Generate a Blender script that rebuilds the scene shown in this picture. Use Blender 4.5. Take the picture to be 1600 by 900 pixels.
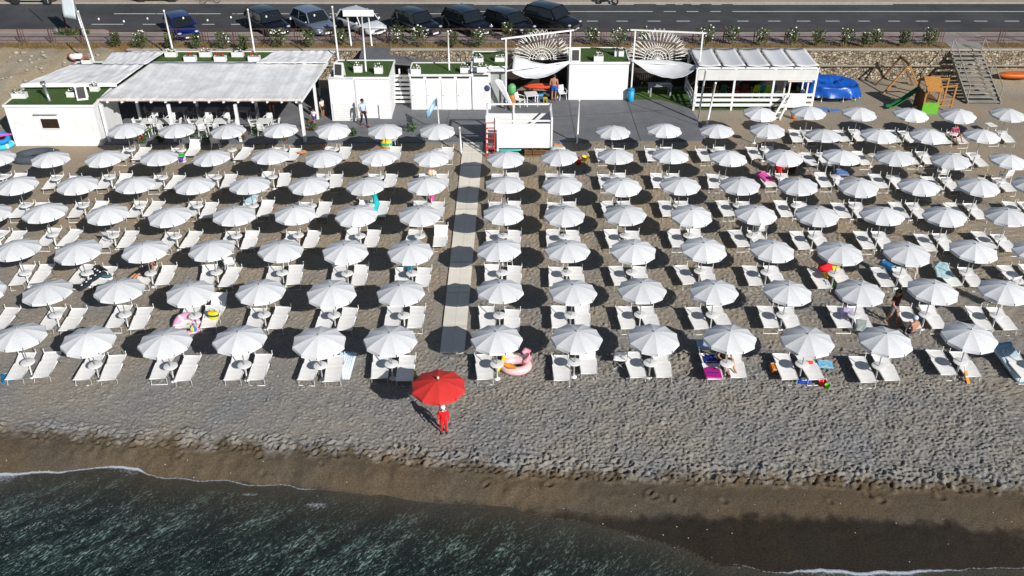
import bpy, bmesh, math, random
import numpy as np
from mathutils import Vector, Matrix, noise as mnoise
random.seed(7); rng = np.random.default_rng(7)
R = math.radians; PI = math.pi
S = bpy.context.scene
for o in list(bpy.data.objects): bpy.data.objects.remove(o)
COL = S.collection

# ---------------------------------------------------------------- camera, sky, sun, exposure
TH = R(32.5); F = 1442.0; H = 21.85
cam = bpy.data.objects.new('camera', bpy.data.cameras.new('camera')); COL.objects.link(cam)
cam.location = (0, 0, H); cam.rotation_euler = (PI/2 - TH, 0, 0)
cam.data.sensor_width = 36; cam.data.lens = F/1600*36
cam.data.clip_start = .5; cam.data.clip_end = 2000
S.camera = cam
SUN = Vector((2.0, -2.65, 1.9)).normalized()
W = bpy.data.worlds.new('World'); S.world = W; W.use_nodes = True
wn = W.node_tree; bg = wn.nodes['Background']
sky = wn.nodes.new('ShaderNodeTexSky'); sky.sky_type = 'NISHITA'; sky.sun_disc = False
sky.sun_elevation = math.asin(SUN.z); sky.sun_rotation = math.atan2(SUN.x, SUN.y)
sky.air_density = 1.0; sky.dust_density = .4; sky.ozone_density = 2.0
wn.links.new(sky.outputs[0], bg.inputs[0]); bg.inputs[1].default_value = 0.050
sl = bpy.data.lights.new('sun', 'SUN'); sl.energy = 4.6; sl.angle = R(.5); sl.color = (1, .97, .93)
so = bpy.data.objects.new('sun', sl); COL.objects.link(so)
so.rotation_euler = SUN.to_track_quat('Z', 'Y').to_euler(); so.location = (30, -40, 60)
S.view_settings.view_transform = 'Standard'; S.view_settings.look = 'None'
S.view_settings.exposure = 0.27; S.view_settings.gamma = 1; S.view_settings.use_curve_mapping = False

# ---------------------------------------------------------------- helpers
def at(x, y, z=0):
    """a point of the place on the level z, from where it is seen in the photograph (1600 x 900)"""
    u = (x-800)/F; v = (450-y)/F
    d = Vector((u, math.cos(TH)+v*math.sin(TH), -math.sin(TH)+v*math.cos(TH)))
    return Vector((0, 0, H)) + d*((z-H)/d.z)
def tag(o, label=None, cat=None, group=None, kind=None):
    if label: o['label'] = label
    if cat: o['category'] = cat
    if group: o['group'] = group
    if kind: o['kind'] = kind
    return o
def thing(name, label, cat, loc=(0,0,0), rz=0, group=None):
    o = bpy.data.objects.new(name, None); COL.objects.link(o); o.location = loc; o.rotation_euler = (0,0,rz)
    o.empty_display_size = .2
    return tag(o, label, cat, group)
class MB:
    def __init__(s): s.v = []; s.f = []; s.m = []; s.sm = []; s.M = Matrix.Identity(4); s.mi = 0
    def add(s, vs, fs, smooth=False):
        b = len(s.v); s.v += [s.M @ Vector(p) for p in vs]
        for f in fs: s.f.append([i+b for i in f]); s.m.append(s.mi); s.sm.append(smooth)
        return s
    def box(s, c, d, rz=0, top=(1,1)):
        x, y, z = [k/2 for k in d]; ca, sa = math.cos(rz), math.sin(rz); vs = []
        for Z in (-z, z):
            t = top if Z > 0 else (1,1)
            for X, Y in ((-x,-y),(x,-y),(x,y),(-x,y)):
                X *= t[0]; Y *= t[1]
                vs.append((c[0]+X*ca-Y*sa, c[1]+X*sa+Y*ca, c[2]+Z))
        return s.add(vs, [(3,2,1,0),(4,5,6,7),(0,1,5,4),(1,2,6,5),(2,3,7,6),(3,0,4,7)])
    def prism(s, poly, z0, z1):
        """poly counter-clockwise (x, y) or (x, y, z-offset)"""
        n = len(poly); vs = [(p[0],p[1],z0+(p[2] if len(p)>2 else 0)) for p in poly] + [(p[0],p[1],z1+(p[2] if len(p)>2 else 0)) for p in poly]
        return s.add(vs, [tuple(range(n))[::-1], tuple(range(n,2*n))] + [(i,(i+1)%n,n+(i+1)%n,n+i) for i in range(n)])
    def bar(s, a, b, w, h=None, up=(0,0,1)):
        a = Vector(a); b = Vector(b); h = h or w; d = (b-a).normalized(); u = Vector(up)
        if abs(d.dot(u)) > .95: u = Vector((0,1,0))
        x = d.cross(u).normalized()*w/2; y = x.cross(d).normalized()*h/2
        vs = [p+q for p in (a, b) for q in (-x-y, x-y, x+y, -x+y)]
        return s.add(vs, [(3,2,1,0),(4,5,6,7),(0,1,5,4),(1,2,6,5),(2,3,7,6),(3,0,4,7)])
    def tube(s, pts, r, n=6, closed=False):
        pts = [Vector(p) for p in pts]; N = len(pts); rs = r if isinstance(r, (list,tuple)) else [r]*N; vs = []
        ref = None
        for i, p in enumerate(pts):
            d = (pts[(i+1)%N] if (closed or i<N-1) else p) - (pts[i-1] if (closed or i>0) else p)
            d.normalize()
            if ref is None: ref = Vector((0,0,1)) if abs(d.z) < .9 else Vector((1,0,0))
            x = d.cross(ref)
            if x.length < 1e-4: ref = Vector((0,1,0)); x = d.cross(ref)
            x.normalize(); y = x.cross(d).normalized()
            if abs(d.z) < .95: ref = Vector((0,0,1)) if abs(d.z) < .9 else ref
            for k in range(n): a = 2*PI*k/n; vs.append(p+x*math.cos(a)*rs[i]+y*math.sin(a)*rs[i])
        fs = []
        for i in range(N if closed else N-1):
            j = (i+1)%N
            for k in range(n): fs.append((i*n+k, j*n+k, j*n+(k+1)%n, i*n+(k+1)%n)[::-1])
        if not closed: fs += [tuple(range(n)), tuple(range((N-1)*n, N*n))[::-1]]
        return s.add(vs, fs, True)
    def lathe(s, prof, c=(0,0,0), n=16, sx=1, sy=1):
        vs = []; fs = []; m = len(prof)
        for r, z in prof:
            for k in range(n): a = 2*PI*k/n; vs.append((c[0]+r*math.cos(a)*sx, c[1]+r*math.sin(a)*sy, c[2]+z))
        for i in range(m-1):
            for k in range(n): fs.append((i*n+k, i*n+(k+1)%n, (i+1)*n+(k+1)%n, (i+1)*n+k))
        fs += [tuple(range(n))[::-1], tuple(range((m-1)*n, m*n))]
        return s.add(vs, fs, True)
    def ball(s, c, r, n=12, m=8, sc=(1,1,1)):
        return s.lathe([(max(.001, r*math.sin(PI*i/m))*1, -r*math.cos(PI*i/m)*sc[2]) for i in range(m+1)], c, n, sc[0], sc[1])
    def torus(s, c, R0, r, n=24, k=10, sc=(1,1,1)):
        return s.tube([(c[0]+R0*math.cos(2*PI*i/n)*sc[0], c[1]+R0*math.sin(2*PI*i/n)*sc[1], c[2]) for i in range(n)], r, k, True)
    def grid(s, fn, nu, nv, smooth=True):
        vs = [fn(i/nu, j/nv) for j in range(nv+1) for i in range(nu+1)]
        return s.add(vs, [(j*(nu+1)+i, j*(nu+1)+i+1, (j+1)*(nu+1)+i+1, (j+1)*(nu+1)+i) for j in range(nv) for i in range(nu)], smooth)
    def mesh(s, name, mats):
        me = bpy.data.meshes.new(name); me.from_pydata([tuple(v) for v in s.v], [], s.f)
        for m in (mats if isinstance(mats, (list,tuple)) else [mats]): me.materials.append(m)
        me.polygons.foreach_set('material_index', s.m); me.polygons.foreach_set('use_smooth', s.sm); me.update()
        return me
    def build(s, name, mats, parent=None, bevel=0, solid=0):
        o = bpy.data.objects.new(name, s.mesh(name, mats)); COL.objects.link(o)
        if parent is not None: o.parent = parent
        if solid: m = o.modifiers.new('solid', 'SOLIDIFY'); m.thickness = solid; m.offset = 0
        if bevel: m = o.modifiers.new('bevel', 'BEVEL'); m.width = bevel; m.segments = 2; m.limit_method = 'ANGLE'
        return o
def part(name, me, parent, loc=None, rot=None):
    o = bpy.data.objects.new(name, me); COL.objects.link(o); o.parent = parent
    if loc: o.location = loc
    if rot: o.rotation_euler = rot
    return o
def copy_tree(o, parent=None):
    c = o.copy(); COL.objects.link(c)
    if parent is not None: c.parent = parent
    for ch in list(o.children): copy_tree(ch, c)
    return c
def smooth(a, b, x): t = np.clip((x-a)/(b-a), 0, 1); return t*t*(3-2*t)

# ---------------------------------------------------------------- materials
def srgb(r, g, b): return tuple(((c/255)/12.92 if c/255 <= .04045 else ((c/255+.055)/1.055)**2.4) for c in (r,g,b))
MATS = {}
def mat(name, col, rough=.7, var=.12, scale=6, bump=0, bscale=40, metal=0, rand=0, spec=.4, coat=0):
    """base colour with a little wear from noise; rand adds a difference from object to object"""
    if name in MATS: return MATS[name]
    m = bpy.data.materials.new(name); m.use_nodes = True; nt = m.node_tree; N = nt.nodes; L = nt.links; b = N['Principled BSDF']
    b.inputs['Roughness'].default_value = rough; b.inputs['Metallic'].default_value = metal
    b.inputs['Specular IOR Level'].default_value = spec; b.inputs['Coat Weight'].default_value = coat
    tc = N.new('ShaderNodeTexCoord')
    src = None
    if var:
        n = N.new('ShaderNodeTexNoise'); n.inputs['Scale'].default_value = scale; n.inputs['Detail'].default_value = 6; n.inputs['Roughness'].default_value = .65
        L.new(tc.outputs['Object'], n.inputs['Vector'])
        r = N.new('ShaderNodeMapRange'); r.inputs[1].default_value = .3; r.inputs[2].default_value = .7; r.inputs[3].default_value = 1-var; r.inputs[4].default_value = 1+var*.5
        L.new(n.outputs[0], r.inputs[0]); src = r.outputs[0]
    if rand:
        oi = N.new('ShaderNodeObjectInfo'); r2 = N.new('ShaderNodeMapRange'); r2.inputs[3].default_value = 1-rand; r2.inputs[4].default_value = 1+rand*.3
        L.new(oi.outputs['Random'], r2.inputs[0])
        if src:
            mu = N.new('ShaderNodeMath'); mu.operation = 'MULTIPLY'; L.new(src, mu.inputs[0]); L.new(r2.outputs[0], mu.inputs[1]); src = mu.outputs[0]
        else: src = r2.outputs[0]
    if src:
        v = N.new('ShaderNodeVectorMath'); v.operation = 'SCALE'; v.inputs[0].default_value = col[:3]; L.new(src, v.inputs['Scale']); L.new(v.outputs[0], b.inputs['Base Color'])
    else: b.inputs['Base Color'].default_value = (*col[:3], 1)
    if bump:
        n2 = N.new('ShaderNodeTexNoise'); n2.inputs['Scale'].default_value = bscale; n2.inputs['Detail'].default_value = 5; L.new(tc.outputs['Object'], n2.inputs['Vector'])
        bp = N.new('ShaderNodeBump'); bp.inputs['Strength'].default_value = bump; bp.inputs['Distance'].default_value = .05
        L.new(n2.outputs[0], bp.inputs['Height']); L.new(bp.outputs[0], b.inputs['Normal'])
    MATS[name] = m; return m
def planks(name, col, axis='X', width=.14, gap=.25, var=.1, rough=.6, dirt=.12):
    """boards: bands along one object axis with dark joints, real dirt in broad patches"""
    m = mat(name, col, rough, dirt, 1.2); nt = m.node_tree; N = nt.nodes; L = nt.links; b = N['Principled BSDF']
    tc = [n for n in N if n.type == 'TEX_COORD'][0]
    sp = N.new('ShaderNodeSeparateXYZ'); L.new(tc.outputs['Object'], sp.inputs[0])
    d = N.new('ShaderNodeMath'); d.operation = 'DIVIDE'; d.inputs[1].default_value = width; L.new(sp.outputs[axis], d.inputs[0])
    fr = N.new('ShaderNodeMath'); fr.operation = 'FRACT'; L.new(d.outputs[0], fr.inputs[0])
    cr = N.new('ShaderNodeValToRGB'); e = cr.color_ramp.elements; e[0].position = 0; e[0].color = (gap,)*3+(1,); e[1].position = .1; e[1].color = (1,1,1,1)
    L.new(fr.outputs[0], cr.inputs[0])
    fl = N.new('ShaderNodeMath'); fl.operation = 'FLOOR'; L.new(d.outputs[0], fl.inputs[0])
    wn_ = N.new('ShaderNodeTexWhiteNoise'); wn_.noise_dimensions = '1D'; L.new(fl.outputs[0], wn_.inputs['W'])
    mr = N.new('ShaderNodeMapRange'); mr.inputs[3].default_value = 1-var; mr.inputs[4].default_value = 1; L.new(wn_.outputs['Value'], mr.inputs[0])
    old = b.inputs['Base Color'].links[0].from_socket
    a = N.new('ShaderNodeVectorMath'); a.operation = 'SCALE'; L.new(old, a.inputs[0]); L.new(mr.outputs[0], a.inputs['Scale'])
    a2 = N.new('ShaderNodeVectorMath'); a2.operation = 'MULTIPLY'; L.new(a.outputs[0], a2.inputs[0]); L.new(cr.outputs[0], a2.inputs[1])
    L.new(a2.outputs[0], b.inputs['Base Color']); return m
M_canvas = mat('canvas_white', (.64,.645,.655), .85, .07, 9, .12, 60, rand=.10)
M_valance = mat('canvas_valance', (.66,.665,.68), .85, .06, 9, rand=.05)
M_red = mat('canvas_red', (.62,.035,.028), .8, .1, 5, .1, 60)
M_sling = mat('lounger_sling', (.86,.84,.81), .8, .06, 12, .05, 90, rand=.08)
M_plastic = mat('white_plastic', (.74,.74,.73), .45, .05, 9, rand=.05)
M_wpaint = mat('white_paint', (.76,.76,.75), .55, .07, 3)
M_board = planks('white_boards', (.78,.78,.77), 'X', .12, .8, .04)
M_hboard = planks('white_boards_level', (.76,.76,.75), 'Z', .14, .55, .05)
M_steel = mat('grey_steel', (.45,.46,.47), .4, .1, 12, metal=.7)
M_dark = mat('dark_metal', (.045,.042,.04), .5, .15, 10)
M_rust = mat('brown_rail_paint', (.09,.05,.035), .6, .3, 10)
M_turf = mat('green_roof_turf', (.065,.125,.022), .95, .3, 7, .8, 120)
M_deck = mat('grey_deck_mat', (.155,.158,.168), .85, .24, .9, .15, 60)
M_roof = planks('whitewashed_reed_roof', (.80,.795,.79), 'X', .33, .8, .14, .9, .22)
M_woodwalk = planks('pale_walkway', (.80,.745,.64), 'Y', 2.6, .7, .10, .8, .10)
M_wood = mat('brown_wood', (.16,.085,.035), .75, .3, 8, .3, 40)
M_orange_wood = mat('orange_stained_wood', (.42,.19,.045), .7, .25, 8, .2, 40)
M_greywood = planks('weathered_stair_wood', (.33,.31,.275), 'X', .14, .6, .2, .85, .2)
M_glass = mat('dark_glass', (.012,.015,.018), .06, 0, spec=.7)
M_tyre = mat('tyre_rubber', (.018,.018,.019), .8, .1)
M_rim = mat('alloy_rim', (.42,.43,.44), .3, 0, metal=.8)
M_lamp = mat('headlamp_clear', (.38,.41,.44), .05, 0, spec=.8)
M_tail = mat('tail_lamp_red', (.4,.012,.01), .2, 0)
M_soil = mat('planter_soil', (.05,.032,.02), .95, .3, 20)
M_leaf = mat('oleander_leaf', (.075,.11,.03), .6, .35, 4, rand=.2)
M_leaf2 = mat('bed_plant_leaf', (.05,.10,.02), .6, .35, 6, rand=.25)
M_flower = mat('white_blossom', (.82,.80,.74), .8, .08, 5)
M_rflower = mat('red_blossom', (.6,.03,.05), .8, .2, 5)
M_stem = mat('plant_stem', (.10,.07,.04), .8, .2)
M_trunkw = M_stem
M_skin = mat('skin_tan', (.42,.21,.125), .5, .06, 8)
M_hair = mat('hair_dark', (.018,.012,.009), .55, .1)
def flat(name, r, g, b, rough=.6, var=.1): return mat(name, srgb(r,g,b), rough, var, 8)

# ================================================================ the setting: sand, water, road
def axis(*segs):
    out = [segs[0][0]]
    for a, b, st in segs:
        n = max(1, int(round((b-a)/st))); out += list(np.linspace(a, b, n+1)[1:])
    return np.array(out)
def curve_world(pts, z):
    p = [at(x, y, z) for x, y in pts]; return np.array([q.x for q in p]), np.array([q.y for q in p])
WZ = -.42                                             # water level
SHORE = curve_world([(-300,748),(0,743),(60,740),(127,735),(180,733),(215,735),(230,743),(270,748),(310,752),(377,755),(390,758),(460,762),(533,767),(600,776),(650,783),(700,785),(766,788),(830,801),(900,815),(1000,838),(1066,858),(1109,878),(1200,893),(1366,897),(1480,893),(1600,886),(1900,880)], WZ)
DAMP = curve_world([(-300,748),(0,743),(230,742),(390,757),(533,766),(650,780),(766,784),(866,800),(950,806),(1066,810),(1250,816),(1430,823),(1600,833),(1900,840)], -.25)
FOOT = curve_world([(-300,675),(0,684),(90,690),(177,699),(333,708),(450,712),(533,717),(650,730),(793,748),(900,752),(1033,757),(1180,760),(1400,767),(1600,774),(1900,785)], -.05)
def sheet(name, xs, ys, Z, m, attrs=(), kind='structure', smoothf=True):
    nx, ny = len(xs), len(ys); X, Y = np.meshgrid(xs, ys)
    co = np.stack([X, Y, Z], -1).reshape(-1, 3).astype(np.float32)
    i = np.arange(nx-1)[None, :]; j = np.arange(ny-1)[:, None]; a = (j*nx+i)
    q = np.stack([a, a+1, a+nx+1, a+nx], -1).reshape(-1, 4).astype(np.int32); nf = len(q)
    me = bpy.data.meshes.new(name); me.vertices.add(len(co)); me.vertices.foreach_set('co', co.ravel())
    me.loops.add(nf*4); me.loops.foreach_set('vertex_index', q.ravel()); me.polygons.add(nf)
    me.polygons.foreach_set('loop_start', np.arange(0, nf*4, 4, dtype=np.int32)); me.polygons.foreach_set('use_smooth', np.full(nf, smoothf))
    me.update(calc_edges=True); me.validate()
    for nm, val in attrs:
        at_ = me.attributes.new(nm, 'FLOAT', 'POINT'); at_.data.foreach_set('value', val.reshape(-1).astype(np.float32))
    me.materials.append(m); o = bpy.data.objects.new(name, me); COL.objects.link(o); return tag(o, kind=kind)
def vnoise(X, Y, s, seed=0, oct=3):
    """value noise on a grid of points"""
    out = np.zeros_like(X); amp = 1; r = np.random.default_rng(seed+100)
    for k in range(oct):
        T = r.random((256, 256)); x = X/s+37.3*k+500; y = Y/s+11.7*k+500; xi = np.floor(x).astype(int); yi = np.floor(y).astype(int); fx = x-xi; fy = y-yi
        fx = fx*fx*(3-2*fx); fy = fy*fy*(3-2*fy); g = lambda a, b: T[a % 256, b % 256]
        out += amp*((g(xi,yi)*(1-fx)+g(xi+1,yi)*fx)*(1-fy)+(g(xi,yi+1)*(1-fx)+g(xi+1,yi+1)*fx)*fy-.5); amp *= .5; s /= 2
    return out
# sand: one sheet from the sea bed to the road bank
sx = axis((-150,-34,8),(-34,-21,.2),(-21,-17,.08),(-17,18,.05),(18,22,.1),(22,38,.2),(38,150,8))
sy = axis((-120,10,10),(10,16,.4),(16,20,.07),(20,28.5,.047),(28.5,40,.068),(40,52,.13),(52,61.6,.25))
SX, SY = np.meshgrid(sx, sy)
shore = np.interp(SX, *SHORE); shore = shore + vnoise(SX, SY*0, .7, 3)*.14; foot = np.interp(SX, *FOOT)+vnoise(SX, SY*0, .8, 4)*.35+vnoise(SX, SY, .35, 5)*.3; damp = np.interp(SX, *DAMP)+vnoise(SX, SY*0, 1.5, 6)*.25
d = SY-shore
# sand falls from the dry beach to the water line, then goes on down as the sea bed
t = np.clip((foot-SY)/np.maximum(foot-shore, .4), 0, 1)
Z = np.where(SY > foot, 0, WZ*t*t*(1.6-.6*t))
Z = np.where(d < 0, WZ+.16*np.maximum(d, -9), Z)
# left bank up to the road, and the raised sand in front of the wall on the right
bank = smooth(52.5, 61, SY)*smooth(-24.5, -27.5, SX)*1.9 + smooth(57.5, 61.2, SY)*smooth(29.5, 33, SX)*.75
Z = Z + bank
Z += vnoise(SX, SY, 3.2, 1)*.05*smooth(0, 2, SY-foot)*smooth(51, 49, SY)
dry = smooth(-.1, .5, SY-foot)
near = smooth(30.5, 28.5, SY)
Z += dry*(vnoise(SX, SY, .26, 2, 3)*.020)*(.6+.4*near*smooth(-9, 4, SX))*smooth(60, 50, SY)
Z += smooth(.05, .4, bank)*vnoise(SX, SY, .9, 21, 4)*.16
# wind ridges, oblique, on the left of the front strip
rid = np.sin((SX*.75+SY*1.25)*PI/.17 + vnoise(SX, SY, 1.0, 8, 3)*9)
Z += dry*near*.012*rid*(.5+vnoise(SX, SY, 1.4, 9)*1.2)
def dents(n, x0, x1, y0, y1, dep, ln, wd, keep, bias=None):
    for _ in range(n):
        x = rng.uniform(x0, x1); y = rng.uniform(y0, y1)
        k = keep(x, y)
        if rng.random() > k: continue
        a = rng.normal(.9, .7) if bias is None else rng.normal(bias, .5)
        L_ = ln*rng.uniform(.7, 1.4); w_ = wd*rng.uniform(.7, 1.4); dp = dep*rng.uniform(.5, 1.3)
        i0, i1 = np.searchsorted(sx, (x-L_*2.6, x+L_*2.6)); j0, j1 = np.searchsorted(sy, (y-L_*2.6, y+L_*2.6))
        if i1-i0 < 2 or j1-j0 < 2: continue
        dx = SX[j0:j1, i0:i1]-x; dy = SY[j0:j1, i0:i1]-y; u = dx*math.cos(a)+dy*math.sin(a); v = -dx*math.sin(a)+dy*math.cos(a)
        q = (u/L_)**2+(v/w_)**2
        Z[j0:j1, i0:i1] += -dp*np.exp(-q*1.6)+dp*.55*np.exp(-(np.sqrt(q)-1.5)**2*2.6)
fy_ = lambda x: np.interp(x, *FOOT)
dents(36000, -20, 20, 22, 29.5, .028, .075, .042, lambda x, y: (0 if y < fy_(x)+.05 else .22+.75*float(smooth(-10, 4, x))))
dents(3800, -20, 20, 21.5, 26, .046, .11, .07, lambda x, y: (1.0 if 0.0 < y-fy_(x) < .95 else 0))
dents(150, -16, 18, 20, 26, .06, .12, .09, lambda x, y: (1.0 if -1.0 < y-fy_(x) < 0 and y > np.interp(x, *DAMP)+.5 else 0))
dents(34000, -24, 26, 29, 50, .028, .09, .06, lambda x, y: .5+.45*float(smooth(-6, 2, x)))
# the walkway and the deck lie on levelled sand
lev = smooth(1.0, .6, np.abs(SX+2.4+ (SY-29.5)*-.0147))*smooth(29.1, 29.6, SY)*smooth(51, 50.5, SY)
Z = Z*(1-lev)+(-.03+.055*np.clip(vnoise(SX, SY, .8, 41)*2-.1, 0, 1)*smooth(.30, .47, np.abs(SX+2.4+(SY-29.5)*-.0147)))*lev
Z = np.where((SY > 50.2) & (SX > -24) & (SX < 28), np.minimum(Z, .0), Z)
wet = smooth(.75, -.15, SY-foot+vnoise(SX, SY, .22, 31)*.5)*.5 + .5*smooth(.25, -.18, SY-damp+vnoise(SX, SY, .3, 32)*.25)
wet = np.where(d < .02, .64, wet)
M_sand = bpy.data.materials.new('beach_sand'); M_sand.use_nodes = True
def sand_nodes(m):
    nt = m.node_tree; N = nt.nodes; L = nt.links; b = N['Principled BSDF']
    tc = N.new('ShaderNodeTexCoord'); a = N.new('ShaderNodeAttribute'); a.attribute_name = 'wet'
    cr = N.new('ShaderNodeValToRGB'); e = cr.color_ramp.elements
    e[0].position = 0; e[0].color = (.250,.238,.218,1); e[1].position = 1; e[1].color = (.026,.020,.014,1)
    x = e.new(.12); x.color = (.205,.182,.152,1); x = e.new(.42); x.color = (.108,.083,.053,1); x = e.new(.56); x.color = (.090,.070,.047,1); x = e.new(.66); x.color = (.078,.066,.052,1); x = e.new(.70); x.color = (.062,.049,.034,1)
    n0 = N.new('ShaderNodeTexNoise'); n0.inputs['Scale'].default_value = 1.3; n0.inputs['Detail'].default_value = 5; L.new(tc.outputs['Object'], n0.inputs['Vector'])
    ad = N.new('ShaderNodeMath'); ad.operation = 'MULTIPLY_ADD'; ad.inputs[1].default_value = .12; L.new(n0.outputs[0], ad.inputs[0]); 
    sb = N.new('ShaderNodeMath'); sb.operation = 'SUBTRACT'; sb.inputs[1].default_value = .06; L.new(a.outputs['Fac'], sb.inputs[0]); L.new(sb.outputs[0], ad.inputs[2]); L.new(ad.outputs[0], cr.inputs[0])
    # warm and grey drifts, grain, pebbles
    n1 = N.new('ShaderNodeTexNoise'); n1.inputs['Scale'].default_value = .35; n1.inputs['Detail'].default_value = 4; L.new(tc.outputs['Object'], n1.inputs['Vector'])
    m1 = N.new('ShaderNodeMix'); m1.data_type = 'RGBA'; m1.blend_type = 'MULTIPLY'; m1.inputs[0].default_value = 1
    r1 = N.new('ShaderNodeValToRGB'); r1.color_ramp.elements[0].position = .35; r1.color_ramp.elements[0].color = (.88,.91,.97,1); r1.color_ramp.elements[1].position = .65; r1.color_ramp.elements[1].color = (1.06,1.0,.92,1)
    L.new(n1.outputs[0], r1.inputs[0]); L.new(cr.outputs[0], m1.inputs[6]); L.new(r1.outputs[0], m1.inputs[7])
    n2 = N.new('ShaderNodeTexNoise'); n2.inputs['Scale'].default_value = 17; n2.inputs['Detail'].default_value = 6; n2.inputs['Roughness'].default_value = .75; L.new(tc.outputs['Object'], n2.inputs['Vector'])
    r2 = N.new('ShaderNodeMapRange'); r2.inputs[1].default_value = .3; r2.inputs[2].default_value = .7; r2.inputs[3].default_value = .5; r2.inputs[4].default_value = 1.45; L.new(n2.outputs[0], r2.inputs[0])
    m2 = N.new('ShaderNodeVectorMath'); m2.operation = 'SCALE'; L.new(m1.outputs[2], m2.inputs[0]); L.new(r2.outputs[0], m2.inputs['Scale'])
    vo = N.new('ShaderNodeTexVoronoi'); vo.inputs['Scale'].default_value = 6.5; L.new(tc.outputs['Object'], vo.inputs['Vector'])
    vs = N.new('ShaderNodeSeparateColor'); L.new(vo.outputs['Color'], vs.inputs[0])
    g1 = N.new('ShaderNodeMath'); g1.operation = 'LESS_THAN'; g1.inputs[1].default_value = .11; L.new(vo.outputs['Distance'], g1.inputs[0])
    g2 = N.new('ShaderNodeMath'); g2.operation = 'GREATER_THAN'; g2.inputs[1].default_value = .9; L.new(vs.outputs[0], g2.inputs[0])
    g3 = N.new('ShaderNodeMath'); g3.operation = 'MULTIPLY'; L.new(g1.outputs[0], g3.inputs[0]); L.new(g2.outputs[0], g3.inputs[1])
    mp = N.new('ShaderNodeMix'); mp.data_type = 'RGBA'; L.new(g3.outputs[0], mp.inputs[0]); L.new(m2.outputs[0], mp.inputs[6]); mp.inputs[7].default_value = (.5,.48,.44,1)
    so_ = N.new('ShaderNodeAttribute'); so_.attribute_name = 'soil'; ms = N.new('ShaderNodeMix'); ms.data_type = 'RGBA'; ms.blend_type = 'MULTIPLY'; ms.inputs[7].default_value = (1.05,1.03,.95,1); L.new(so_.outputs['Fac'], ms.inputs[0]); L.new(mp.outputs[2], ms.inputs[6])
    sy_ = N.new('ShaderNodeSeparateXYZ'); L.new(tc.outputs['Object'], sy_.inputs[0]); ry = N.new('ShaderNodeMapRange'); ry.inputs[1].default_value = 27; ry.inputs[2].default_value = 40; L.new(sy_.outputs['Y'], ry.inputs[0])
    my = N.new('ShaderNodeMix'); my.data_type = 'RGBA'; my.blend_type = 'MULTIPLY'; my.inputs[7].default_value = (1.26,1.12,.92,1); L.new(ry.outputs[0], my.inputs[0]); L.new(ms.outputs[2], my.inputs[6]); L.new(my.outputs[2], b.inputs['Base Color'])
    rr = N.new('ShaderNodeMapRange'); rr.inputs[1].default_value = .4; rr.inputs[3].default_value = .95; rr.inputs[4].default_value = .55; L.new(a.outputs['Fac'], rr.inputs[0]); L.new(rr.outputs[0], b.inputs['Roughness'])
    b.inputs['Specular IOR Level'].default_value = .2
    bp = N.new('ShaderNodeBump'); bp.inputs['Strength'].default_value = .7; bp.inputs['Distance'].default_value = .03; L.new(n2.outputs[0], bp.inputs['Height']); L.new(bp.outputs[0], b.inputs['Normal'])
sand_nodes(M_sand)
beach = sheet('sand', sx, sy, Z, M_sand, [('wet', wet), ('soil', np.clip(bank*2.5, 0, 1))])
def ground(x, y):
    i = min(len(sx)-1, int(np.searchsorted(sx, x))); j = min(len(sy)-1, int(np.searchsorted(sy, y))); return float(Z[j, i])

# water
wx = axis((-150,-19,6),(-19,19,.055),(19,150,6)); wy = axis((-120,8,8),(8,14.5,.5),(14.5,23.6,.05))
WX, WY = np.meshgrid(wx, wy)
WH = np.zeros_like(WX); r_ = np.random.default_rng(5)
for k in range(46):
    lam = r_.uniform(.22, .95) if k > 8 else r_.uniform(1.2, 2.6); ang = r_.normal(R(138), R(24)); kx, ky = math.cos(ang)*2*PI/lam, math.sin(ang)*2*PI/lam
    ph = kx*WX+ky*WY+r_.uniform(0, 6.28)+vnoise(WX, WY, 1.6, k, 2)*2.2
    WH += lam*.013*(1-2*np.abs(np.sin(ph/2))**1.25)
wshore = np.interp(WX, *SHORE)+vnoise(WX, WY*0, .7, 3)*.14; wd = wshore-WY
fine = smooth(19, 17.5, np.abs(WX))*smooth(14.4, 15.2, WY)
WZZ = WZ + .012 + WH*fine*smooth(0, 2.6, wd)*.62 + .02*smooth(0, .5, wd)
WZZ = np.where(wd < -.02, WZ-.12, WZZ)
depth = np.clip(.16*wd+WH*.08, 0, 3)
M_water = bpy.data.materials.new('sea_water'); M_water.use_nodes = True
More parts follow.
